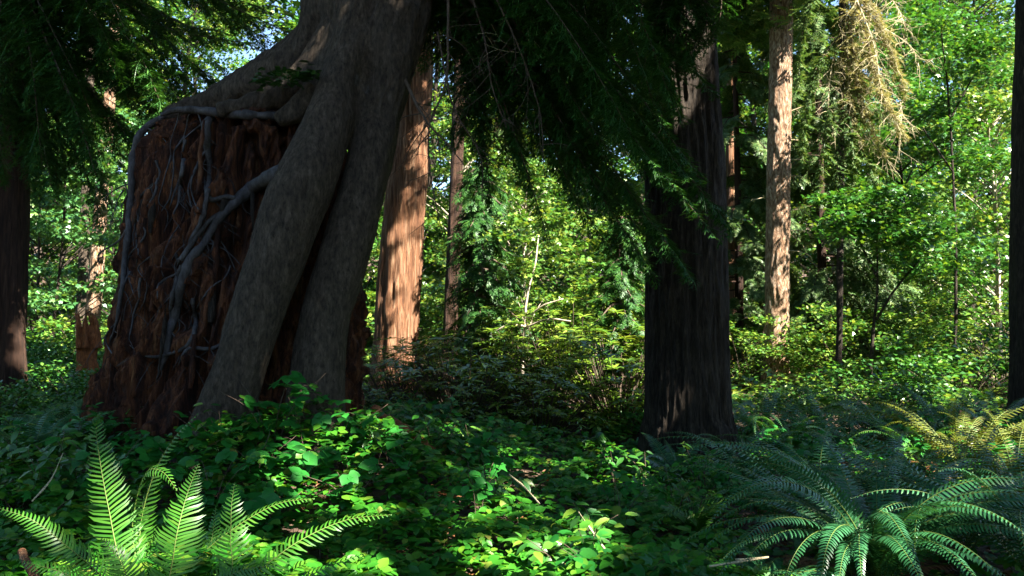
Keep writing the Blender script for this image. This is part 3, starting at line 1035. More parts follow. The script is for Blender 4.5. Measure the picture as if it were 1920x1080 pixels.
for i, p in enumerate(LB):
    add_bough(left_tree, [at(*q) for q in p], 500 + i, spread=.50 + .12 * (i % 3), droop=.6, rw=.02, ribw=.015)

for rep_ in range(2):
    for i, p in enumerate(LB):
        if 440 < p[-1][0] < 530 or (rep_ == 1 and p[-1][0] > 530):
            continue
        r = np.random.default_rng(560 + i + 40 * rep_)
        j = r.normal(0, 1, 3)
        q = [(px + f * 50 * j[0], py + f * 45 * j[1] + 15, Y + f * .6 * j[2] + .3) for f, (px, py, Y) in zip((0, .3, .6, .9, 1.1), p)]
        add_bough(left_tree, [at(*c) for c in q], 600 + i + 40 * rep_, spread=.42 + .10 * (i % 4), droop=.8, rw=.016, ribw=.015)

for i in range(7):
    r = np.random.default_rng(980 + i)
    x0 = r.uniform(770, 850)
    add_bough(nurse, [at(x0 - 10, -230, 9.5), at(x0, -120, 9.6), at(x0 + 10, r.uniform(-30, 10), 9.7), at(x0 + r.normal(5, 15), r.uniform(100, 190), 9.7)], 980 + i, spread=.40, droop=.9, rw=.014)
DB = [[(1290, -200, 10.0), (1270, -90, 9.4), (1230, 20, 9.1), (1180, 110, 9.0)], [(1290, -160, 10.0), (1300, -60, 9.4), (1310, 40, 9.2), (1290, 130, 9.1)],
      [(1290, -220, 10.0), (1330, -120, 9.5), (1345, -10, 9.3), (1330, 80, 9.2)], [(1290, -140, 10.0), (1250, -40, 9.3), (1220, 80, 9.1), (1215, 180, 9.0)],
      [(1290, -100, 10.0), (1265, 10, 9.3), (1255, 100, 9.1), (1240, 190, 9.0)], [(1290, -240, 10.0), (1230, -140, 9.4), (1150, -40, 9.2), (1090, 60, 9.1)],
      [(1290, -180, 10.0), (1210, -80, 9.5), (1140, 30, 9.3), (1100, 140, 9.2)]]
for i, p in enumerate(DB + DB):
    r = np.random.default_rng(880 + i)
    add_bough(dark_tree, [at(px + r.normal(0, 18), py + r.normal(0, 18), Y) for px, py, Y in p], 880 + i, spread=.5, droop=.7, rw=.018, ribw=.015)

# crowns of the near trees, above the picture
r = np.random.default_rng(77)
for tr, c, R, H, nc, n in [(nurse, (-1.3, 8.6, 11.5), 4.2, 4.0, 40, 9000), (dark_tree, (2.1, 10.5, 12), 3.8, 4.5, 36, 8000),
                           (left_tree, (-7, 11.5, 11.5), 3.6, 4.5, 36, 7000)]:
    mb = MB()
    canopy(mb, crown_centers(r, c, R, H, nc), n, r, (.35, .6), T_spray_low(3))
    obj('crown', mb, M['hemlock'], tr)
for tr, c, R, H, nc, n, mt in [(fir, (6.2, 20, 11.6), 2.6, 2.8, 24, 4200, 'cedar'), (dark_tree, (5.5, 7.6, 9.6), 1.7, 1.0, 10, 2600, 'hemlock'), (nurse, (2.4, 6.2, 8.6), 1.3, .9, 8, 1500, 'hemlock')]:  # extra crown foliage added to keep the sun off the trunks
    mb = MB()
    canopy(mb, crown_centers(r, c, R, H, nc, (.8, 1.3)), n, r, (.35, .55), T_spray_low(5))
    obj('crown', mb, M[mt], tr)
r = np.random.default_rng(78)  # maples added outside the view to shade the foreground, holed for sun flecks
for (x, y, lab) in [(5.5, -3.5, 'unseen maple added to shade the ferns from behind the viewer, nearest one'), (12.0, -0.6, 'unseen maple added on the right to shade the dark trunk'),
                    (15.0, 1.0, 'unseen maple added for shade, farthest to the right'), (9.0, -7.0, 'unseen maple added for shade well behind the viewer'), (7.6, 4.2, 'unseen maple added for shade close by on the right'),
                    (3.0, 2.2, 'unseen maple added for shade right beside the viewer')]:
    z0 = float(gz(x, y))
    t = thing('maple_tree', lab, 'tree', (x, y, z0), 'unseen maples added for shade')
    mb = MB()
    trunk_tube(mb, [(x, y, z0 - .2), (x + .1, y, 6), (x, y + .2, 12), (x, y, 16)], [.38, .32, .22, .06], 60, 24)
    cc = crown_centers(r, (x, y, 13.4), 4.2, 3.8, 52, (1.2, 1.9))
    for c in cc[:16 if x < 13 else 4]:
        tube(mb, resample(np.array([(x, y, 7.5 + r.uniform(0, 3)), (np.array([x, y, 9.5]) + c[:3]) / 2, c[:3]]), 10), np.linspace(.1, .02, 10), 6)
    obj('trunk', mb, M['bark_dark'], t)
    mb = MB()
    canopy(mb, cc, 15000 if x != 13.5 else 5000, r, (.26, .38))
    obj('crown', mb, M['maple'], t)

# ------------------------------------------------------------------ trees and shrubs behind
def maple_proto(seed, H, R, n, mat, bark, leaf=(.13, .20), lo=.12, nclump=80, tr=.07, flat=.18, tmpl=None):
    r = np.random.default_rng(seed)
    root_ = bpy.data.objects.new('maple_tree', None)
    COL.objects.link(root_)
    mb = MB()
    lean = r.normal(0, .05, 2)
    ax = lambda z: np.array([lean[0] * z + .12 * math.sin(z * .7 + seed), lean[1] * z + .1 * math.cos(z * .6), z])
    zs = np.linspace(-.2, H * .97, 12)
    tube(mb, np.array([ax(z) for z in zs]), np.linspace(tr, .012, 12), 9)
    C = []
    for k in range(nclump):
        z = H * (lo + (1 - lo) * r.uniform() ** .85)
        u = (z / H - lo) / (1 - lo)
        rr = R * math.sin(math.pi * min(1, .2 + .8 * u) * .98 + .05) ** .6 * r.uniform(.15, 1) ** .55
        a = r.uniform(0, 2 * math.pi)
        c = ax(z) + np.array([rr * math.cos(a), rr * math.sin(a), 0])
        C.append(c)
        if k % 2 == 0:
            s = ax(max(.3, z - rr * .7))
            q = resample(np.array([s, s * .5 + c * .5 + [0, 0, .15], c]), 8)
            tube(mb, q, np.linspace(min(tr * .4, .03), .005, 8), 5)
    C = np.array(C)
    k = r.integers(0, nclump, n)
    sz = r.uniform(.35, 1.0, nclump) * R * .42
    d = norm(r.normal(size=(n, 3))) * (r.uniform(0, 1, n) ** .5)[:, None]
    P = C[k] + d * np.stack([sz[k], sz[k], sz[k] * flat + .06], 1)
    obj('trunk', mb, M[bark], root_)
    mb = MB()
    scatter(mb, tmpl or T_maple(), P, rand_rot(r, n, .75), r.uniform(*leaf, n))
    obj('crown', mb, M[mat], root_)
    return root_


def cedar_proto(seed, H, R, n, mat='cedar', bark='bark_cedar', spray=(.35, .6), lo=.08, tr=.14):
    r = np.random.default_rng(seed)
    root_ = bpy.data.objects.new('cedar_tree', None)
    COL.objects.link(root_)
    mb, lf = MB(), MB()
    tube(mb, np.array([(0, 0, -.3), (.05, 0, H * .3), (0, .05, H * .7), (0, 0, H)]), [tr, tr * .8, tr * .4, .02], 12)
    nb = 90
    P, Hd, N = [], [], []
    per = n // nb
    for k in range(nb):
        z = H * (lo + (1 - lo) * (k + r.uniform()) / nb)
        L = R * (1 - .75 * z / H) * r.uniform(.6, 1.15)
        a = r.uniform(0, 2 * math.pi)
        o = np.array([math.cos(a), math.sin(a), 0])
        ctrl = np.array([(0, 0, z), o * L * .4 + [0, 0, z - .05 * L], o * L * .8 + [0, 0, z - .32 * L], o * L + [0, 0, z - .42 * L]])
        C = resample(ctrl, 12)
        tube(mb, C, np.linspace(.025, .005, 12), 5)
        for e in range(per):
            t = r.uniform(.12, 1) ** .8
            i = min(int(t * 11), 10)
            s = np.array([-o[1], o[0], 0]) * r.choice([-1, 1])
            P.append(C[i] + s * r.uniform(0, .25) * L * .35 + [0, 0, r.uniform(-.12, .05)])
            Hd.append(o * r.uniform(.1, .9) + s * r.uniform(0, .9) + [0, 0, -r.uniform(.35, 1.3)])
            N.append(o * r.uniform(.2, 1.0) + [0, 0, .8] + r.normal(0, .3, 3))
    P, Hd, N = np.array(P), np.array(Hd), np.array(N)
    V = 3
    for v in range(V):
        m = np.arange(len(P)) % V == v
        scatter(lf, T_spray_low(seed + v, .35), P[m], rot_from(N[m], Hd[m]), r.uniform(*spray, m.sum()))
    obj('trunk', mb, M['bark_brown' if bark == 'bark_cedar' else bark], root_)
    obj('crown', lf, M[mat], root_)
    return root_


def place(proto, px, Y, rz, sc, label, cat='tree', group=None, first=[]):
    x = (px - CX) / FPX * Y
    loc = (x, Y, float(gz(x, min(Y, 75))))
    if proto.name not in first:
        first.append(proto.name)
        proto.location, proto.rotation_euler = loc, (0, 0, rz)
        proto.scale = (sc, sc, sc)
        return tag(proto, label, cat, group)
    o = dup(proto, loc, rz, sc, label, group)
    o['category'] = cat
    return o


m1 = maple_proto(1, 9, 2.9, 11000, 'maple', 'bark_pale', lo=.10, tr=.09)
m2 = maple_proto(2, 8, 2.6, 9000, 'green', 'bark_dark', lo=.18, nclump=70)
m3 = maple_proto(3, 16, 4.2, 15000, 'maple', 'bark_dark', leaf=(.15, .22), lo=.08, nclump=150, tr=.2)
m4 = maple_proto(4, 7, 2.6, 9000, 'teal', 'bark_dark', lo=.08, flat=.12, tr=.05)
m5 = maple_proto(5, 17, 4.4, 15000, 'green', 'bark_dark', leaf=(.15, .22), lo=.08, nclump=150, tr=.2)
c1 = cedar_proto(11, 16, 3.2, 17000, spray=(.2, .36))
c2 = cedar_proto(12, 18, 3.4, 15000, spray=(.25, .45))
h1 = cedar_proto(13, 3.6, 1.15, 3000, mat='hemlock', bark='twig', spray=(.12, .22), lo=.05, tr=.03)

G1 = 'sunlit maples in the clearing'
G2 = 'tall trees closing the view'
place(m1, 985, 20, .3, .62, 'young maple with a pale thin stem in the bright gap between cedar and dark trunk', group=G1)
place(m1, 1110, 24, 2.0, .9, 'leafy bright maple behind the young pale stemmed maple', group=G1)
place(m1, 860, 25, 4.0, .85, 'bright maple behind the narrow brown shaded trunk', group=G1)
place(m4, 115, 19, 1.0, .9, 'tiered bluish green vine maple between left edge trunk and stump', group=G1)
place(m4, 60, 25, 3.1, 1.1, 'vine maple showing behind the trunk at the left edge', group=G1)
place(m4, 215, 24, 5.0, 1.1, 'vine maple just behind the left side of the old stump', group=G1)


def sapling(label, stems, leafspec, mat, bark, seed, rad=.03, leaf=(.10, .16), group=None, name='maple_sapling'):
    """A slight young tree: stems as they stand, leaves in flat tiers around given points."""
    r = np.random.default_rng(seed)
    b = at(*stems[0][0])
    b[2] = float(gz(b[0], b[1]))
    t = thing(name, label, 'tree', b, group)
    mb = MB()
    for k, st in enumerate(stems):
        P = [at(*q) for q in st]
        if k == 0:
            P = [b - [0, 0, .1]] + P
        C = resample(np.array(P), 24)
        C += .02 * np.stack([fbm(C * 3 + q + seed, 2) for q in (1, 2, 3)], 1)
        tube(mb, C, np.linspace(rad if k == 0 else rad * .55, rad * .3, 24), 7)
    obj('trunk', mb, M[bark], t)
    lf = MB()
    for px, py, Y, w, n in leafspec:
        c = at(px, py, Y)
        nt_ = max(3, n // 90)
        cs = c + norm(r.normal(size=(nt_, 3))) * (r.uniform(0, 1, nt_) ** .5)[:, None] * np.array([w, w, w * .8])
        k = r.integers(0, nt_, n)
        P = cs[k] + r.normal(size=(n, 3)) * np.array([.34, .34, .09]) * w * .8
        scatter(lf, T_maple(), P, rand_rot(r, n, .6), r.uniform(*leaf, n))
    obj('crown', lf, M[mat], t)
    return t


GS = 'green saplings on the right'
sapling('green sapling with forked dark stem at lower right centre', [[(1632, 690, 16), (1640, 600, 16), (1645, 540, 16), (1644, 465, 16)], [(1643, 600, 16), (1670, 555, 15.8), (1700, 515, 15.7), (1730, 480, 15.6)], [(1644, 520, 16), (1615, 460, 16.2), (1600, 420, 16.3)]],
        [(1640, 430, 16, 1.0, 1500), (1730, 460, 15.6, .8, 1200), (1600, 400, 16.3, .7, 900), (1690, 380, 16, .8, 1000)], 'green', 'bark_dark', 51, .05, group=GS)
sapling('tall green sapling with thin straight dark stem near the right edge', [[(1792, 700, 18), (1792, 450, 18), (1787, 330, 18), (1780, 200, 18), (1768, 90, 18), (1755, -60, 18)], [(1780, 230, 18), (1810, 170, 18), (1840, 120, 17.8)], [(1785, 320, 18), (1750, 270, 18), (1730, 240, 18)]],
        [(1740, 60, 18, 1.0, 1500), (1840, 100, 18, 1.0, 1500), (1730, 230, 18.4, .8, 800), (1850, 300, 18.5, .9, 1200), (1800, 480, 18.6, .9, 1000)], 'green', 'bark_dark', 52, .04, group=GS)
sapling('spindly pale stemmed sapling branching in the sunny gap', [[(980, 690, 14), (984, 610, 14), (990, 545, 14), (1002, 500, 14), (1010, 440, 14.2)], [(986, 600, 14), (1020, 572, 13.8), (1055, 560, 13.7)], [(983, 615, 14), (1030, 598, 13.7), (1070, 602, 13.6)], [(983, 612, 14), (955, 608, 14), (930, 622, 14)]],
        [(980, 520, 14, .45, 260), (1080, 440, 14.5, .7, 700), (990, 420, 14.5, .6, 500), (1150, 440, 14.8, .6, 500)], 'maple', 'bark_pale', 53, .035, leaf=(.09, .15))
place(m1, 1880, 22, .9, .95, 'yellow green maple glinting beside the black right edge trunk', group=G1)
place(m1, 1560, 25, 5.5, .9, 'bright maple low behind the slim flaking trunk', group=G1)
place(m2, 1700, 24, 3.0, 1.1, 'deep green maple behind the forked sapling', group='green saplings on the right')
place(c1, 1385, 23, .5, .9, 'cedar with drooping sprays just left of the slim flaking trunk')
place(c1, 1545, 22, 2.2, .95, 'dark drooping cedar just right of the slim flaking trunk')
place(h1, 900, 15.2, .2, 1.25, 'small dark hemlock in front of the bright maples', cat='tree')
place(h1, 1165, 14.2, 2.2, .95, 'small dark hemlock left of the thick dark trunk', cat='tree')
far = [(m3, 760, 33, .2, 'tall maple far behind the sunlit cedar'), (c2, 930, 34, 1.2, 'far cedar behind the hanging hemlock boughs'), (m3, 1060, 36, 2.2, 'tall far maple between cedar and thick dark trunk'),
       (m5, 1200, 33, 3.3, 'tall far tree hidden behind the thick dark trunk'), (c2, 1330, 35, 4.1, 'far cedar right behind the thick dark trunk'), (m3, 1440, 34, 5.0, 'tall far maple behind the slim flaking trunk'),
       (m5, 1580, 33, .7, 'tall far tree behind the lichen hung cedar'), (m3, 1700, 36, 1.7, 'tall pale green tree far behind the forked sapling'), (m5, 1820, 32, 2.7, 'tall far tree behind the thin straight sapling'),
       (m3, 1930, 35, 3.7, 'tall far tree behind the right edge trunk'), (m5, 60, 33, 4.7, 'tall far tree behind the left edge boughs'), (m3, 180, 36, 5.7, 'tall far maple above the left vine maples'),
       (m3, 285, 34, .4, 'far maple above the left shoulder of the stump'), (m5, 372, 37, 4.4, 'far tree whose top edges the small patch of blue sky'), (m5, 660, 36, 2.4, 'tall far tree hidden by the great hemlock'), (c2, -40, 30, 3.0, 'far cedar at the very left')]
for p, px, Y, rz, lab in far:
    s = 1.05
    place(p, px, Y, rz, s, lab, group=G2)

# the cedar hung with bleached lichened dead boughs
lich, lb, _ = straight_trunk('cedar_tree', 'cedar hung with bleached lichen covered dead boughs, upper right', 0, 17.5, (1572, 720), (1580, 0), 5, 4.5, 'bark_dark', zt=13, sides=24, rings=60)
for i, pts in enumerate([[(1580, -60, 17.5), (1615, 20, 17.0), (1640, 90, 16.8), (1655, 180, 16.7), (1690, 250, 16.6)],
                         [(1580, -30, 17.5), (1620, 60, 17.1), (1650, 160, 16.9), (1680, 220, 16.8), (1705, 230, 16.8)],
                         [(1580, 0, 17.5), (1600, 90, 17.1), (1610, 200, 17.0), (1640, 270, 16.9), (1675, 310, 16.9)],
                         [(1580, -40, 17.5), (1630, 30, 17.2), (1670, 60, 17.0), (1710, 90, 16.9), (1725, 130, 16.9)],
                         [(1580, 40, 17.5), (1590, 130, 17.2), (1595, 230, 17.1), (1610, 290, 17.0)],
                         [(1580, 60, 17.5), (1560, 120, 17.2), (1555, 200, 17.1), (1565, 260, 17.0)],
                         [(1580, 20, 17.5), (1640, 110, 17.2), (1670, 170, 17.1), (1690, 200, 17.0), (1685, 300, 16.9)],
                         [(1580, -80, 17.5), (1640, -30, 17.2), (1680, 10, 17.1), (1700, 60, 17.0)]]):
    dead_branch(lich, pts, 700 + i, mat='dead_twig', nt=60, rw=.016, tl=(.2, .7))
M['lichen'] = leaf_mat('lichen_tufts', [(0, (.12, .13, .05)), (.6, (.22, .20, .10)), (1, (.36, .32, .19))], .3, .7, .2)
for i, pts in enumerate([[(1580, -50, 17.4), (1620, 60, 17.0), (1650, 160, 16.8), (1700, 260, 16.6)], [(1580, 0, 17.4), (1600, 100, 17.1), (1620, 200, 17.0), (1660, 290, 16.9)],
                         [(1580, 30, 17.4), (1590, 120, 17.1), (1600, 220, 17.0), (1610, 280, 17.0)], [(1580, -60, 17.4), (1640, 20, 17.1), (1680, 120, 17.0), (1700, 180, 17.0)]]):
    add_bough(lich, [at(*q) for q in pts], 720 + i, mat='lichen', spread=.6, droop=1.1, step=.04)
for i, pts in enumerate([[(1578, 60, 17.5), (1530, 130, 17.1), (1510, 220, 17.0), (1505, 300, 17.0)], [(1578, 120, 17.5), (1590, 200, 17.0), (1600, 280, 16.9), (1598, 350, 16.9)],
                         [(1578, 140, 17.5), (1550, 220, 17.0), (1540, 300, 16.9), (1530, 380, 16.9)], [(1578, 200, 17.5), (1570, 300, 17.0), (1565, 380, 16.9), (1570, 460, 16.9)],
                         [(1578, 200, 17.5), (1620, 290, 17.0), (1650, 360, 16.9), (1650, 430, 16.9)], [(1578, -60, 17.5), (1520, 0, 17.0), (1500, 100, 16.9), (1498, 180, 16.9)]]):
    add_bough(lich, [at(*q) for q in pts], 740 + i, mat='cedar', spread=.5, droop=1.0, step=.05, ribw=.022)

# shrubs
def rhodo_proto(seed, H, R, nros, mat='rhodo'):
    r = np.random.default_rng(seed)
    root_ = bpy.data.objects.new('rhododendron_shrub', None)
    COL.objects.link(root_)
    mb, lf = MB(), MB()
    V, F = T_leaf(.14, .22, .03)
    for k in range(nros):
        a = r.uniform(0, 2 * math.pi)
        u = r.uniform(.1, 1) ** .5
        z = H * (.25 + .75 * math.sqrt(max(0, 1 - (u * .9) ** 2))) * r.uniform(.18, 1.05)
        c = np.array([R * u * math.cos(a), R * u * math.sin(a), z])
        tube(mb, resample(np.array([(c[0] * .1, c[1] * .1, -.1), (c[0] * .6, c[1] * .6, z * .5), c]), 8), np.linspace(.010, .004, 8), 4)
        n = r.integers(9, 14)
        aa = np.linspace(0, 2 * math.pi, n, endpoint=False) + r.uniform(0, 6)
        hd = np.stack([np.cos(aa), np.sin(aa), r.uniform(-.5, .35, n)], 1) + r.normal(0, .12, (n, 3))
        nm = np.stack([-np.cos(aa) * .3, -np.sin(aa) * .3, np.ones(n)], 1) + r.normal(0, .12, (n, 3))
        tp = np.array([c[0] / R * .35, c[1] / R * .35, 0])
        scatter(lf, (V, F), np.repeat(c[None], n, 0) + r.normal(0, .01, (n, 3)), rot_from(nm + tp, hd), r.uniform(.12, .20, n))
    obj('stems', mb, M['twig'], root_)
    obj('leaves', lf, M[mat], root_)
    return root_


def bush_proto(seed, H, R, n, mat, leaf, tmpl, name='leafy_shrub', bark='twig'):
    r = np.random.default_rng(seed)
    root_ = bpy.data.objects.new(name, None)
    COL.objects.link(root_)
    mb, lf = MB(), MB()
    nc = 46
    C = []
    for k in range(nc):
        a = r.uniform(0, 2 * math.pi)
        u = r.uniform(0, 1) ** .5
        z = H * r.uniform(.25, 1) * (1 - .35 * u * u)
        c = np.array([R * u * math.cos(a), R * u * math.sin(a), z])
        C.append(c)
        tube(mb, resample(np.array([(c[0] * .1, c[1] * .1, -.1), (c[0] * .5, c[1] * .5, z * .6), c]), 8), np.linspace(.012, .003, 8), 4)
    C = np.array(C)
    k = r.integers(0, nc, n)
    s = r.uniform(.2, .5, nc) * R * .8
    d = norm(r.normal(size=(n, 3))) * (r.uniform(0, 1, n) ** .5)[:, None]
    P = C[k] + d * np.stack([s[k], s[k], s[k] * .35], 1)
    P = P[P[:, 2] > .05]
    scatter(lf, tmpl, P, rand_rot(r, len(P), .45), r.uniform(*leaf, len(P)))
    obj('stems', mb, M[bark], root_)
    obj('leaves', lf, M[mat], root_)
    return root_


rh = rhodo_proto(31, 1.9, 1.5, 300)
rh2 = rhodo_proto(32, 1.5, 1.3, 230)
b1 = bush_proto(33, 2.2, 1.6, 4200, 'maple', (.07, .12), T_leaf_low(.34))
b2 = bush_proto(34, 1.6, 1.5, 4200, 'green', (.07, .12), T_leaf_low(.34))
GR = 'rhododendrons in the bright gap'
for i, (p, px, Y, rz, s, lab) in enumerate([
        (rh, 765, 12.6, .1, .72, 'dark long leaved rhododendron at the foot of the sunlit cedar'),
        (rh2, 870, 12.2, 1.1, .95, 'rhododendron below the narrow brown shaded trunk'),
        (rh, 965, 15.0, 2.3, 1.0, 'bright layered rhododendron under the pale stemmed maple'),
        (rh, 1070, 14.5, 3.7, 1.05, 'broad bright rhododendron in the middle of the clearing'),
        (rh2, 1160, 13.0, 4.9, 1.1, 'rhododendron just left of the thick dark trunk'),
        (rh2, 1010, 12.0, 5.6, .8, 'low shaded rhododendron in front of the bright ones')]):
    place(p, px, Y, rz, s, lab, 'shrub', GR)
GB = 'leafy shrubs on the clearing floor'
for i, (p, px, Y, rz, s, lab) in enumerate([
        (b2, 5, 10.0, .5, .62, 'dark low shrub covering the foot of the left edge trunk'),
        (b1, 1515, 21.5, .3, .9, 'yellow green shrub right of the slim trunk foot'), (b1, 1395, 20.5, 1.3, .95, 'leafy shrub between thick dark trunk and slim trunk'),
        (b1, 1590, 20, 2.3, 1.1, 'sunlit shrub left of the forked sapling foot'), (b1, 1700, 20, 3.3, 1.2, 'brightest shrub right of the forked sapling'),
        (b2, 1790, 16, 4.3, 1.1, 'green shrub under the thin straight sapling'), (b1, 1870, 19, 5.3, 1.3, 'bright shrub beside the black right edge trunk'),
        (b2, 1470, 13.5, 2.8, .5, 'shaded green shrub in front of the slim trunk'), (b2, 1640, 14, .8, .8, 'shaded green shrub in front of the forked sapling'),
        (b1, 920, 22, 1.8, 1.4, 'bright shrub behind the small dark hemlock'), (b1, 1050, 21, 3.8, 1.5, 'bright shrub behind the broad rhododendron'), (b1, 1180, 22, 5.8, 1.5, 'bright shrub behind the left side of the thick dark trunk'),
        (b1, 810, 23, .9, 1.4, 'shrub seen between the two reddish trunks'),
        (b2, 165, 11.8, .9, .75, 'dim green shrub hiding the foot of the orange red stump'), (b2, 90, 15, 2.6, .9, 'green shrub at the foot of the vine maples on the left'), (b1, 190, 18, 4.6, 1.0, 'bright shrub beside the thin pale dappled trunk'), (b2, 30, 17, 1.6, 1.1, 'green shrub behind the left edge trunk')]):
    place(p, px, Y, rz, s, lab, 'shrub', GB)

# far wood closing every gap, with an opening towards the sky above the stump
def distant_forest():
    r = np.random.default_rng(91)
    n = 140000
    nc = 2000
    ang = r.uniform(-.72, .72, nc)
    D = r.uniform(42, 62, nc)
    C = np.stack([np.sin(ang) * D, np.cos(ang) * D, np.where(np.arange(nc) % 4 == 0, 9, 34) * r.uniform(0, 1, nc)], 1)
    C[:, 2] += gz(C[:, 0], np.minimum(C[:, 1], 75))
    k = r.integers(0, nc, n)
    s = r.uniform(1.2, 2.6, nc)
    d = norm(r.normal(size=(n, 3))) * (r.uniform(0, 1, n) ** .45)[:, None]
    P = C[k] + d * np.stack([s[k], s[k], s[k] * .5], 1)
    gap = at(486, 66, 50) - np.array([0, 0, EYE])
    gd = norm(gap)
    pd = norm(P - np.array([0, 0, EYE]))
    keep = (np.arccos(np.clip(pd @ gd, -1, 1)) > .022 * r.uniform(.6, 1.3, n)) | (r.uniform(size=n) < .12)
    P = P[keep]
    mb = MB()
    scatter(mb, T_maple(), P, rand_rot(r, len(P), .55), r.uniform(.45, .75, len(P)))
    o = obj('distant_forest', mb, M['green'])
    o['kind'] = 'stuff'


distant_forest()


def surrounding_forest():
    """The rest of the wood, at the sides and behind the viewer, unseen and added to darken the shade."""
    r = np.random.default_rng(92)
    nc, n = 900, 36000
    ang = r.uniform(.95, 2 * math.pi - .85, nc)
    D = r.uniform(15, 26, nc)
    C = np.stack([np.sin(ang) * D, np.cos(ang) * D + 3, r.uniform(0, 13, nc)], 1)
    k = r.integers(0, nc, n)
    s = r.uniform(1.0, 2.2, nc)
    d = norm(r.normal(size=(n, 3))) * (r.uniform(0, 1, n) ** .45)[:, None]
    P = C[k] + d * np.stack([s[k], s[k], s[k] * .6], 1)
    P = P[P[:, 2] > .1]
    mb = MB()
    scatter(mb, T_maple(), P, rand_rot(r, len(P), .6), r.uniform(.40, .65, len(P)))
    o = obj('surrounding_forest', mb, M['green'])
    o['kind'] = 'stuff'


surrounding_forest()

# ------------------------------------------------------------------ undergrowth
def cover_height(x, y):
    P = np.stack([x, y, 0 * x], 1)
    h = .24 + .22 * fbm(P * .9, 2) + .20 * fbm(P * 2.6 + 4, 2)
    h += .30 * np.exp(-((x + 1.6) / 1.0) ** 2 - ((y - 7.2) / .7) ** 2)      # bank in front of the stump legs
    return np.clip(h, .07, 1)


def in_stump(x, y):
    return ((x - sb[0]) / 1.72) ** 2 + ((y - sb[1]) / 1.65) ** 2 < 1


def ground_cover():
    r = np.random.default_rng(41)
    n = 46000
    Y = 3.3 + (13.5 - 3.3) * r.uniform(0, 1, n) ** 1.25
    X = r.uniform(-.72, .72, n) * Y
    ok = ~in_stump(X, Y) & (((X - dtb[0]) ** 2 + (Y - 10.5) ** 2) > .6 ** 2)
    dens = .70 + .7 * fbm(np.stack([X, Y, 0 * X], 1) * 1.3 + 7, 3)
    right = np.clip((X - .12 * Y) / 1.2, 0, 1)                      # under the big ferns only thin cover grows
    ok &= r.uniform(size=n) < dens * (1 - .75 * right * np.clip((9.5 - Y) / 2, .3, 1))
    X, Y = X[ok], Y[ok]
    n = len(X)
    right = right[ok]
    h = cover_height(X, Y) * (1 - .5 * r.uniform(0, 1, n) ** 2.2) * (1 - .55 * right)
    P = np.stack([X, Y, gz(X, Y) + h], 1)
    lf = MB()
    big = r.uniform(size=n) < .30
    # trifoliate leaves: three leaflets from one stalk
    for sel, tm, sz in [(~big, T_leaf(.33, .12, .06), (.045, .085)), (big, T_leaf(.40, .10, .05), (.07, .115))]:
        Pp = P[sel]
        m = len(Pp)
        a = r.uniform(0, 2 * math.pi, m)
        base_n = np.stack([r.normal(0, .32, m), r.normal(-.12, .32, m), np.ones(m)], 1)
        s = r.uniform(*sz, m)
        for k, da in enumerate((-1.15, 0, 1.15)):
            hd = np.stack([np.cos(a + da), np.sin(a + da), np.full(m, -.18)], 1)
            q = r.uniform(size=m) < (.95 if k == 1 else .75)
            scatter(lf, tm, Pp[q] + hd[q] * .008, rot_from(base_n[q] + r.normal(0, .12, (q.sum(), 3)), hd[q]), s[q] * (1.0 if k == 1 else .85))
    o = obj('ground_cover', lf, M['cover'])
    o['kind'] = 'stuff'
    # wiry stems beneath
    mb = MB()
    for k in range(0, n, 40):
        p = P[k]
        b = np.array([p[0] + r.normal(0, .08), p[1] + r.normal(0, .08), gz(p[0], p[1]) - .03])
        tube(mb, np.array([b, (b + p) / 2 + r.normal(0, .03, 3), p]), [.003, .0025, .002], 4)
    o = obj('ground_cover', mb, M['twig'])
    o['kind'] = 'stuff'


ground_cover()


def tall_plants():
    """Knee high leafy plants of several kinds growing through the low cover."""
    r = np.random.default_rng(47)
    kinds = [(T_leaf(.40, .14, .05), (.07, .12), 'bramble'), (T_leaf(.30, .16, .06), (.05, .09), 'cover'), (T_leaf(.20, .22, .04), (.08, .14), 'green'), (T_maple(), (.08, .14), 'bramble')]
    LF = {k: MB() for k in ('bramble', 'cover', 'green')}
    st = MB()
    n = 0
    while n < 230:
        y = 4.6 + 9 * r.uniform() ** .9
        x = r.uniform(-.66, .66) * y
        if in_stump(x, y) or (y < 5.6 and x < -.2) or (y < 7 and x > .9) or (x - dtb[0]) ** 2 + (y - 10.5) ** 2 < .75 ** 2 or (y < 6.2 and r.uniform() < .6):
            continue
        n += 1
        tm, sz, mt = kinds[(n + int(2 + 2 * math.sin(x * 1.7 + y))) % 4]
        g = float(gz(x, y))
        H = r.uniform(.25, .62) * (1 if y > 6 else .7)
        R = r.uniform(.12, .34)
        for q in range(r.integers(3, 6)):
            a = r.uniform(0, 2 * math.pi)
            C = resample(np.array([(x, y, g - .03), (x + .3 * R * math.cos(a), y + .3 * R * math.sin(a), g + H * .6), (x + R * math.cos(a), y + R * math.sin(a), g + H * r.uniform(.7, 1.1))]), 10)
            tube(st, C, np.linspace(.0045, .0018, 10), 4)
            m = r.integers(8, 16)
            i = r.integers(4, 10, m)
            aa = r.uniform(0, 2 * math.pi, m)
            hd = np.stack([np.cos(aa), np.sin(aa), r.uniform(-.6, .15, m)], 1)
            nm = np.stack([r.normal(0, .4, m), r.normal(-.2, .4, m), np.ones(m)], 1)
            scatter(LF[mt], tm, C[i] + hd * r.uniform(.0, .06, m)[:, None], rot_from(nm, hd), r.uniform(*sz, m))
    for k, lf in LF.items():
        o = obj('undergrowth', lf, M[k])
        o['kind'] = 'stuff'
    o = obj('undergrowth', st, M['twig'])
    o['kind'] = 'stuff'


tall_plants()


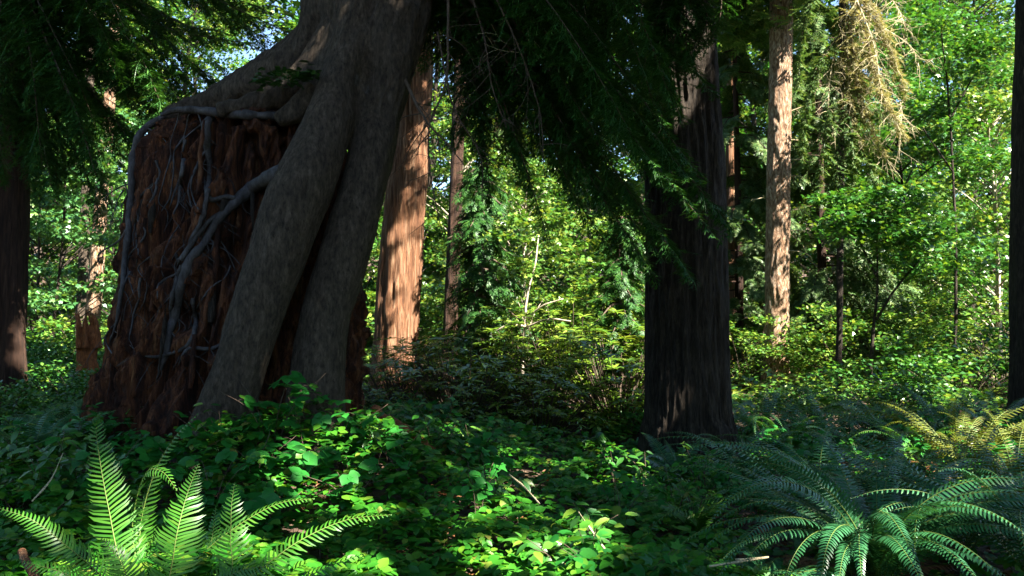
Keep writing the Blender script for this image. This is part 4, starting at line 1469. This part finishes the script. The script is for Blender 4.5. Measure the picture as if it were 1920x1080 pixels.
def undergrowth():
    r = np.random.default_rng(43)
    n = 42000
    Y = r.uniform(12.5, 40, n)
    X = r.uniform(-.75, .75, n) * Y
    P2 = np.stack([X, Y, 0 * X], 1)
    h = np.clip(.45 + .45 * fbm(P2 * .5, 2) + .2 * fbm(P2 * 1.7, 2), .05, 1.3) * (1 - .6 * r.uniform(0, 1, n) ** 2)
    P = np.stack([X, Y, gz(X, Y) + h], 1)
    mb = MB()
    scatter(mb, T_leaf_low(.36), P, rand_rot(r, n, .4), r.uniform(.10, .18, n))
    o = obj('undergrowth', mb, M['maple'])
    o['kind'] = 'stuff'


undergrowth()


def litter():
    r = np.random.default_rng(44)
    n = 9000
    Y = 3.3 + 10 * r.uniform(0, 1, n) ** 1.3
    X = r.uniform(-.72, .72, n) * Y
    ok = ~in_stump(X, Y)
    X, Y = X[ok], Y[ok]
    P = np.stack([X, Y, gz(X, Y) + r.uniform(.015, .05, len(X))], 1)
    mb = MB()
    scatter(mb, T_leaf(.3, .3, .12), P, rand_rot(r, len(P), .35), r.uniform(.04, .09, len(P)))
    o = obj('leaf_litter', mb, M['litter'])
    o['kind'] = 'stuff'


litter()

# ------------------------------------------------------------------ ferns
def frond(C, side_up, L, npair, r, leaf, stalk, w=.013, bare=.10, sweep=.28, droop=.18):
    """A once pinnate sword-fern frond along curve C."""
    n = 60
    C = resample(C, n)
    T = norm(np.gradient(C, axis=0))
    tube(stalk, C, np.linspace(.0042, .0009, n), 5)
    t = bare + (1 - bare) * (np.arange(npair) + .5) / npair
    t = np.repeat(t, 2) + np.tile([0, .25 / npair], npair)
    t = np.clip(t, 0, .999)
    s = np.tile([-1., 1.], npair)
    f = t * (n - 1)
    i = np.clip(f.astype(int), 0, n - 2)
    u = (f - i)[:, None]
    p = C[i] * (1 - u) + C[i + 1] * u
    tt = norm(T[i] * (1 - u) + T[i + 1] * u)
    up = np.broadcast_to(np.asarray(side_up, float), tt.shape)
    B = norm(np.cross(tt, up))
    N = np.cross(B, tt)
    v = (t - bare) / (1 - bare)
    prof = np.clip(.45 + v / .22, 0, 1) * np.clip((1 - v) / .62, 0, 1) ** .75 * .97 + .03
    ln = L * prof * r.uniform(.88, 1.1, len(t))
    ww = w * (.45 + .55 * prof)
    sw = sweep + .35 * v + r.normal(0, .06, len(t))
    d = norm(B * (s * np.cos(sw))[:, None] + tt * np.sin(sw)[:, None] + N * (-droop + r.normal(0, .07, len(t)))[:, None])
    e = norm(tt - d * np.sum(tt * d, 1)[:, None])
    up2 = N * .004
    k = len(t)
    V = np.stack([p - e * (ww * .35)[:, None], p + e * (ww * .5)[:, None] + d * .003,
                  p + d * (ln * .35)[:, None] - e * (ww * .5)[:, None] + up2, p + d * (ln * .35)[:, None] + e * (ww * .5)[:, None] + up2,
                  p + d * (ln * .72)[:, None] - e * (ww * .38)[:, None] - N * (ln * .03)[:, None], p + d * (ln * .72)[:, None] + e * (ww * .42)[:, None] - N * (ln * .03)[:, None],
                  p + d * ln[:, None] + e * (ln * .09)[:, None] - N * (ln * .10)[:, None]], 1).reshape(-1, 3)
    b = (np.arange(k) * 7)[:, None]
    Q = np.concatenate([b + np.array([[0, 1, 3, 2]]), b + np.array([[2, 3, 5, 4]])])
    Tt = b + np.array([[4, 5, 6]])
    leaf.add(V, T=Tt, Q=Q)


def add_frond(parent, C, side_up, L, npair, r, mat, **kw):
    lf, st = MB(), MB()
    frond(np.array(C), side_up, L, npair, r, lf, st, **kw)
    o = obj('frond', lf, M[mat], parent, smooth=False)
    obj('stalk', st, M['rachis'], o, off=np.array(parent.location))
    return o


def arc(b, az, L, e0, e1, r, n=9):
    """A frond that leaves its base at elevation e0 and bends over to e1."""
    P = [np.array(b, float)]
    for k in range(n):
        t = (k + .5) / n
        e = e0 + (e1 - e0) * t ** 1.3
        a = az + .25 * math.sin(t * 2 + az)
        P.append(P[-1] + np.array([math.cos(a) * math.cos(e), math.sin(a) * math.cos(e), math.sin(e)]) * L / n)
    return np.array(P)


def fern(b, label, nf, L, mat, seed, e0=(.9, 1.35), e1=(-.9, -.1), pl=.085, npair=34, az=(0, 6.283), group='sword ferns', w=.013):
    r = np.random.default_rng(seed)
    b = np.array([b[0], b[1], float(gz(b[0], b[1]))])
    t = thing('sword_fern', label, 'fern', b, group)
    for k in range(nf):
        a = az[0] + (az[1] - az[0]) * (k + r.uniform(-.4, .4)) / nf
        Lk = L * r.uniform(.7, 1.1)
        C = arc(b + r.normal(0, .03, 3) * [1, 1, 0], a, Lk, r.uniform(*e0), r.uniform(*e1), r)
        dead = r.uniform() < .07
        if dead:
            C = arc(b, a, Lk * .8, r.uniform(.2, .6), -.8, r)
        up = norm(np.array([r.normal(0, .22), r.normal(0, .22), 1]))
        add_frond(t, C, up, pl * r.uniform(.8, 1.12), npair, r, 'litter' if dead else mat, w=w, droop=r.uniform(.08, .4))
    return t


# the big fern at the lower left: its fronds one by one, as they stand
fb = at(285, 1150, 4.5)
fb[2] = float(gz(fb[0], fb[1]))
fern_l = thing('sword_fern', 'large bright sword fern with upright fronds at the lower left', 'fern', fb, 'sword ferns')
r = np.random.default_rng(61)
FACE = (0, -.75, .66)
for pts, L, up, npair in [
        ([(270, 1150, 4.5), (225, 1050, 4.5), (205, 960, 4.55), (190, 880, 4.6), (180, 800, 4.65), (190, 775, 4.6)], .15, (0, -1, .35), 44),
        ([(280, 1150, 4.55), (262, 1010, 4.7), (285, 900, 4.75), (325, 825, 4.75), (372, 775, 4.7)], .115, (-.5, -.5, .7), 42),
        ([(285, 1150, 4.5), (250, 1020, 4.6), (255, 940, 4.6), (275, 885, 4.5), (305, 885, 4.4), (332, 920, 4.3)], .10, (-.4, -.5, .75), 38),
        ([(290, 1170, 4.3), (318, 1080, 4.35), (332, 1000, 4.4), (350, 930, 4.5), (372, 870, 4.6)], .155, (0, -.95, .45), 40),
        ([(310, 1180, 4.4), (425, 1090, 4.4), (432, 1010, 4.45), (434, 950, 4.5), (440, 905, 4.6)], .15, (0, -.95, .45), 36),
        ([(300, 1160, 4.6), (370, 1050, 4.7), (440, 990, 4.75), (520, 945, 4.8), (590, 935, 4.8)], .10, (-.2, -.5, .85), 40),
        ([(320, 1180, 4.4), (470, 1080, 4.5), (560, 1015, 4.6), (650, 975, 4.7), (735, 965, 4.7)], .11, (0, -.55, .85), 44),
        ([(330, 1200, 4.1), (520, 1120, 4.2), (600, 1070, 4.25), (690, 1035, 4.3)], .10, (0, -.55, .85), 34),
        ([(260, 1160, 4.4), (190, 1080, 4.3), (120, 1020, 4.2), (60, 975, 4.2), (-10, 950, 4.2)], .11, (.1, -.6, .8), 42),
        ([(260, 1180, 4.2), (200, 1120, 4.1), (120, 1075, 4.0), (30, 1050, 4.0)], .10, (.1, -.6, .8), 34),
        ([(290, 1180, 4.4), (265, 1080, 4.55), (262, 990, 4.75), (270, 930, 4.9)], .12, (.2, -.8, .5), 34),
        ([(300, 1180, 4.4), (370, 1090, 4.6), (395, 1020, 4.8), (405, 950, 4.95)], .12, (-.2, -.8, .5), 34),
        ([(270, 1180, 4.2), (245, 1120, 4.2), (230, 1060, 4.2), (190, 1010, 4.2)], .12, (.3, -.8, .5), 30),
        ([(310, 1190, 4.2), (395, 1110, 4.2), (450, 1070, 4.25), (520, 1060, 4.25)], .11, (0, -.6, .8), 30)]:
    add_frond(fern_l, [at(*q) for q in pts], up, L, npair, r, 'fern', w=.0125)

# the big fern at the lower right
fr = at(1640, 990, 5.45)
fern(fr, 'large dark blue green sword fern spreading at the lower right', 64, 1.65, 'fern_dark', 71, e0=(.95, 1.4), e1=(-1.1, -.3), pl=.10, npair=58, w=.0145)
F2 = [((1800, 930, 5.9), 26, 1.5, 'fern_dark', 'dark sword fern right of the large blue green fern'), ((1430, 1010, 5.1), 10, .6, 'fern_dark', 'small fern with a curled pale frond left of the large blue green fern'),
      ((1935, 980, 5.4), 22, 1.5, 'fern_dark', 'dark sword fern cut off by the right edge'), ((1800, 820, 8.4), 26, 1.6, 'fern_gold', 'golden upright fern glowing near the right edge'),
      ((1900, 830, 7.6), 22, 1.4, 'fern_gold', 'yellow green fern below the golden one at the right edge'), ((1530, 880, 6.9), 24, 1.5, 'fern_dark', 'dark fern behind the large blue green fern'),
      ((1680, 850, 7.2), 24, 1.5, 'fern_dark', 'shaded fern left of the golden fern'), ((1395, 850, 9.4), 20, 1.25, 'fern_dark', 'fern leaning at the right foot of the thick dark trunk'),
      ((1275, 870, 9.2), 12, .95, 'fern_dark', 'bluish fern arching at the left foot of the thick dark trunk'), ((1300, 950, 6.9), 16, .75, 'fern', 'soft green fern below the thick dark trunk'),
      ((1480, 790, 11.0), 18, 1.2, 'fern', 'sunlit fern beyond the thick dark trunk foot'), ((1200, 930, 7.4), 12, .6, 'fern', 'small green fern at the edge of the leafy ground cover'),
      ((1715, 790, 10.0), 16, 1.2, 'fern', 'green fern in front of the forked sapling'), ((60, 830, 7.6), 18, 1.1, 'fern_dark', 'dark fern left of the stump foot'),
      ((150, 790, 8.4), 16, 1.0, 'fern_dark', 'dim fern against the left foot of the stump'), ((10, 760, 9.6), 16, 1.2, 'fern_dark', 'dim fern below the left edge trunk'),
      ((1580, 780, 10.5), 14, .9, 'fern_dark', 'shadowed fern behind the dark ferns in the middle right'), ((1425, 770, 11.6), 20, 1.5, 'fern_dark', 'tall shaded fern between the thick dark trunk and the slim trunk foot'), ((1545, 770, 12.0), 20, 1.5, 'fern_dark', 'tall shaded fern in front of the sunlit shrubs right of the slim trunk'),
      ((1655, 770, 12.0), 20, 1.5, 'fern_dark', 'tall shaded fern in front of the forked sapling foot'), ((1770, 770, 11.4), 20, 1.5, 'fern_dark', 'tall shaded fern behind the golden fern'), ((1870, 770, 11.0), 18, 1.4, 'fern_dark', 'tall shaded fern left of the right edge trunk foot'),
      ((1100, 860, 9.2), 10, .55, 'fern', 'little fern in front of the low rhododendron')]
for i, (b, nf, L, mat, lab) in enumerate(F2):
    fern(at(*b), lab, nf, L, mat, 800 + i, pl=.085 if mat != 'fern_gold' else .09, npair=38, e0=(.9, 1.35) if mat != 'fern_gold' else (1.1, 1.45), w=.014)

# ------------------------------------------------------------------ brambles on the bank below the legs
def bramble(px, py, Y, H, n, label, seed, mat='bramble', leaf=(.09, .14)):
    r = np.random.default_rng(seed)
    p = at(px, py, Y)
    b = np.array([p[0], p[1], float(gz(p[0], p[1]))])
    t = thing('bramble_plant', label, 'plant', b, 'brambles on the bank below the stump')
    mb, lf = MB(), MB()
    tm = T_leaf(.42, .14, .05)
    H = max(H, .25)
    for s in range(4):
        a = r.uniform(0, 2 * math.pi)
        reach = r.uniform(.15, .45)
        C = resample(np.array([b - [0, 0, .05], b + [math.cos(a) * reach * .3, math.sin(a) * reach * .3, H * .6], b + [math.cos(a) * reach, math.sin(a) * reach, H * r.uniform(.75, 1.05)]]), 16)
        tube(mb, C, np.linspace(.005, .002, 16), 5)
        for e in range(n // 4):
            i = r.integers(5, 16)
            aa = r.uniform(0, 2 * math.pi)
            q = C[i] + np.array([math.cos(aa), math.sin(aa), .15]) * r.uniform(.03, .09)
            tube(mb, np.array([C[i], (C[i] + q) / 2 + [0, 0, .01], q]), [.002, .0015, .001], 4)
            nm = np.array([r.normal(0, .35), r.normal(-.25, .35), 1])
            for da in (-1.2, 0, 1.2):
                hd = np.array([math.cos(aa + da), math.sin(aa + da), -.2])
                scatter(lf, tm, q[None], rot_from(nm[None] + r.normal(0, .1, (1, 3)), hd[None]), np.array([r.uniform(*leaf) * (1 if da == 0 else .85)]))
    obj('stems', mb, M['twig'], t)
    obj('leaves', lf, M[mat], t)


for i, (px, py, Y, H, n, lab) in enumerate([
        (510, 720, 7.2, .95, 22, 'tallest bramble standing before the gap between the two root legs'), (575, 720, 7.3, .85, 16, 'thin bramble with a bright top leaf before the right root leg'),
        (420, 800, 7.1, .62, 22, 'bramble at the foot of the left root leg'), (480, 830, 6.7, .6, 26, 'leafy bramble in the middle of the bank'),
        (640, 780, 7.3, .75, 22, 'bramble right of the right root leg'), (700, 800, 7.4, .6, 22, 'bramble at the right end of the bank'),
        (580, 840, 6.7, .6, 26, 'broad leaved bramble below the right root leg'), (660, 870, 6.4, .5, 22, 'low bramble under the right end of the bank'),
        (400, 880, 6.2, .5, 22, 'bramble just behind the bright fern tips'), (520, 900, 6.0, .45, 22, 'low bramble right of the bright fern'),
        (760, 860, 6.9, .5, 20, 'bramble next to the broken red wood'), (330, 850, 6.9, .45, 18, 'shaded bramble at the left end of the bank')]):
    bramble(px, py, Y, H, n, lab, 900 + i)

# ------------------------------------------------------------------ small things
def chunk(name, label, cat, pts, mat, sides=24, n=40, amp=.04):
    PR = resample(np.array([[*at(px, py, Y), hw / FPX * Y] for px, py, Y, hw in pts]), n)
    mb = MB()
    tube(mb, PR[:, :3], PR[:, 3], sides, disp=lambda V: np.minimum(amp, PR[:, 3].max() * .8) * 1.6 * fbm(V * np.array([9, 9, 5]), 3))
    return tag(obj(name, mb, M[mat]), label, cat)


chunk('rotten_log', 'broken piece of red rotten log right of the brambles', 'log', [(700, 770, 8.3, 10), (745, 800, 8.1, 13), (785, 828, 7.9, 12), (812, 848, 7.8, 8)], 'red_rot')
chunk('fallen_branch', 'short brown stick in the lower left corner', 'branch', [(40, 1035, 4.2, 6), (52, 1060, 4.1, 8), (72, 1095, 4.0, 9)], 'bark_cedar', 12, 20)
def shards():
    r = np.random.default_rng(66)
    b = at(168, 640, 14.5)
    mb = MB()
    C = np.array([[b[0], b[1], gz(b[0], b[1]) - .1], [b[0], b[1], 1.0], [b[0] - .03, b[1], at(0, 612, 14.5)[2]]])
    PR = resample(np.column_stack([C, [.17, .15, .13]]), 50)
    tube(mb, PR[:, :3], PR[:, 3], 60, disp=lambda V: .16 * fbm(V * np.array([7, 7, 2.5]), 3))
    for k in range(9):
        a = k * .7
        p = PR[-6, :3] + np.array([math.cos(a), math.sin(a), 0]) * r.uniform(.03, .16)
        L = r.uniform(.12, .5)
        q = resample(np.array([p - [0, 0, .2], p + [r.normal(0, .03), 0, L * .5], p + [r.normal(-.03, .07), 0, L]]), 14)
        tube(mb, q, np.linspace(r.uniform(.05, .09), .008, 14), 10, disp=lambda V: .05 * fbm(V * np.array([12, 12, 6]), 3))
    tag(obj('rotten_stump', mb, M['red_rot']), 'small splintered orange red stump glowing left of the old stump', 'stump')


shards()
for i, (pts, lab) in enumerate([([(955, 890, 6.6, 1.6), (985, 915, 6.4, 1.8), (1012, 945, 6.2, 1.5)], 'pale dry twig rising from the ground cover'),
                                ([(1085, 960, 5.6, 1.8), (1120, 1010, 5.4, 2), (1165, 1075, 5.2, 2)], 'thin grey twig lying at the edge of the bright ground cover'),
                                ([(1380, 1050, 4.9, 2), (1440, 1045, 5.0, 2.2), (1330, 1062, 4.8, 1.6)], 'bare twig on the dark soil at bottom right'),
                                ([(60, 940, 5.6, 1.8), (95, 900, 5.8, 2), (118, 850, 6.0, 1.4)], 'dead stalk left of the upright bright frond')]):
    tag(chunk('fallen_twig', lab, 'twig', pts, 'dead_twig', 6, 14), lab, 'twig', 'loose twigs')
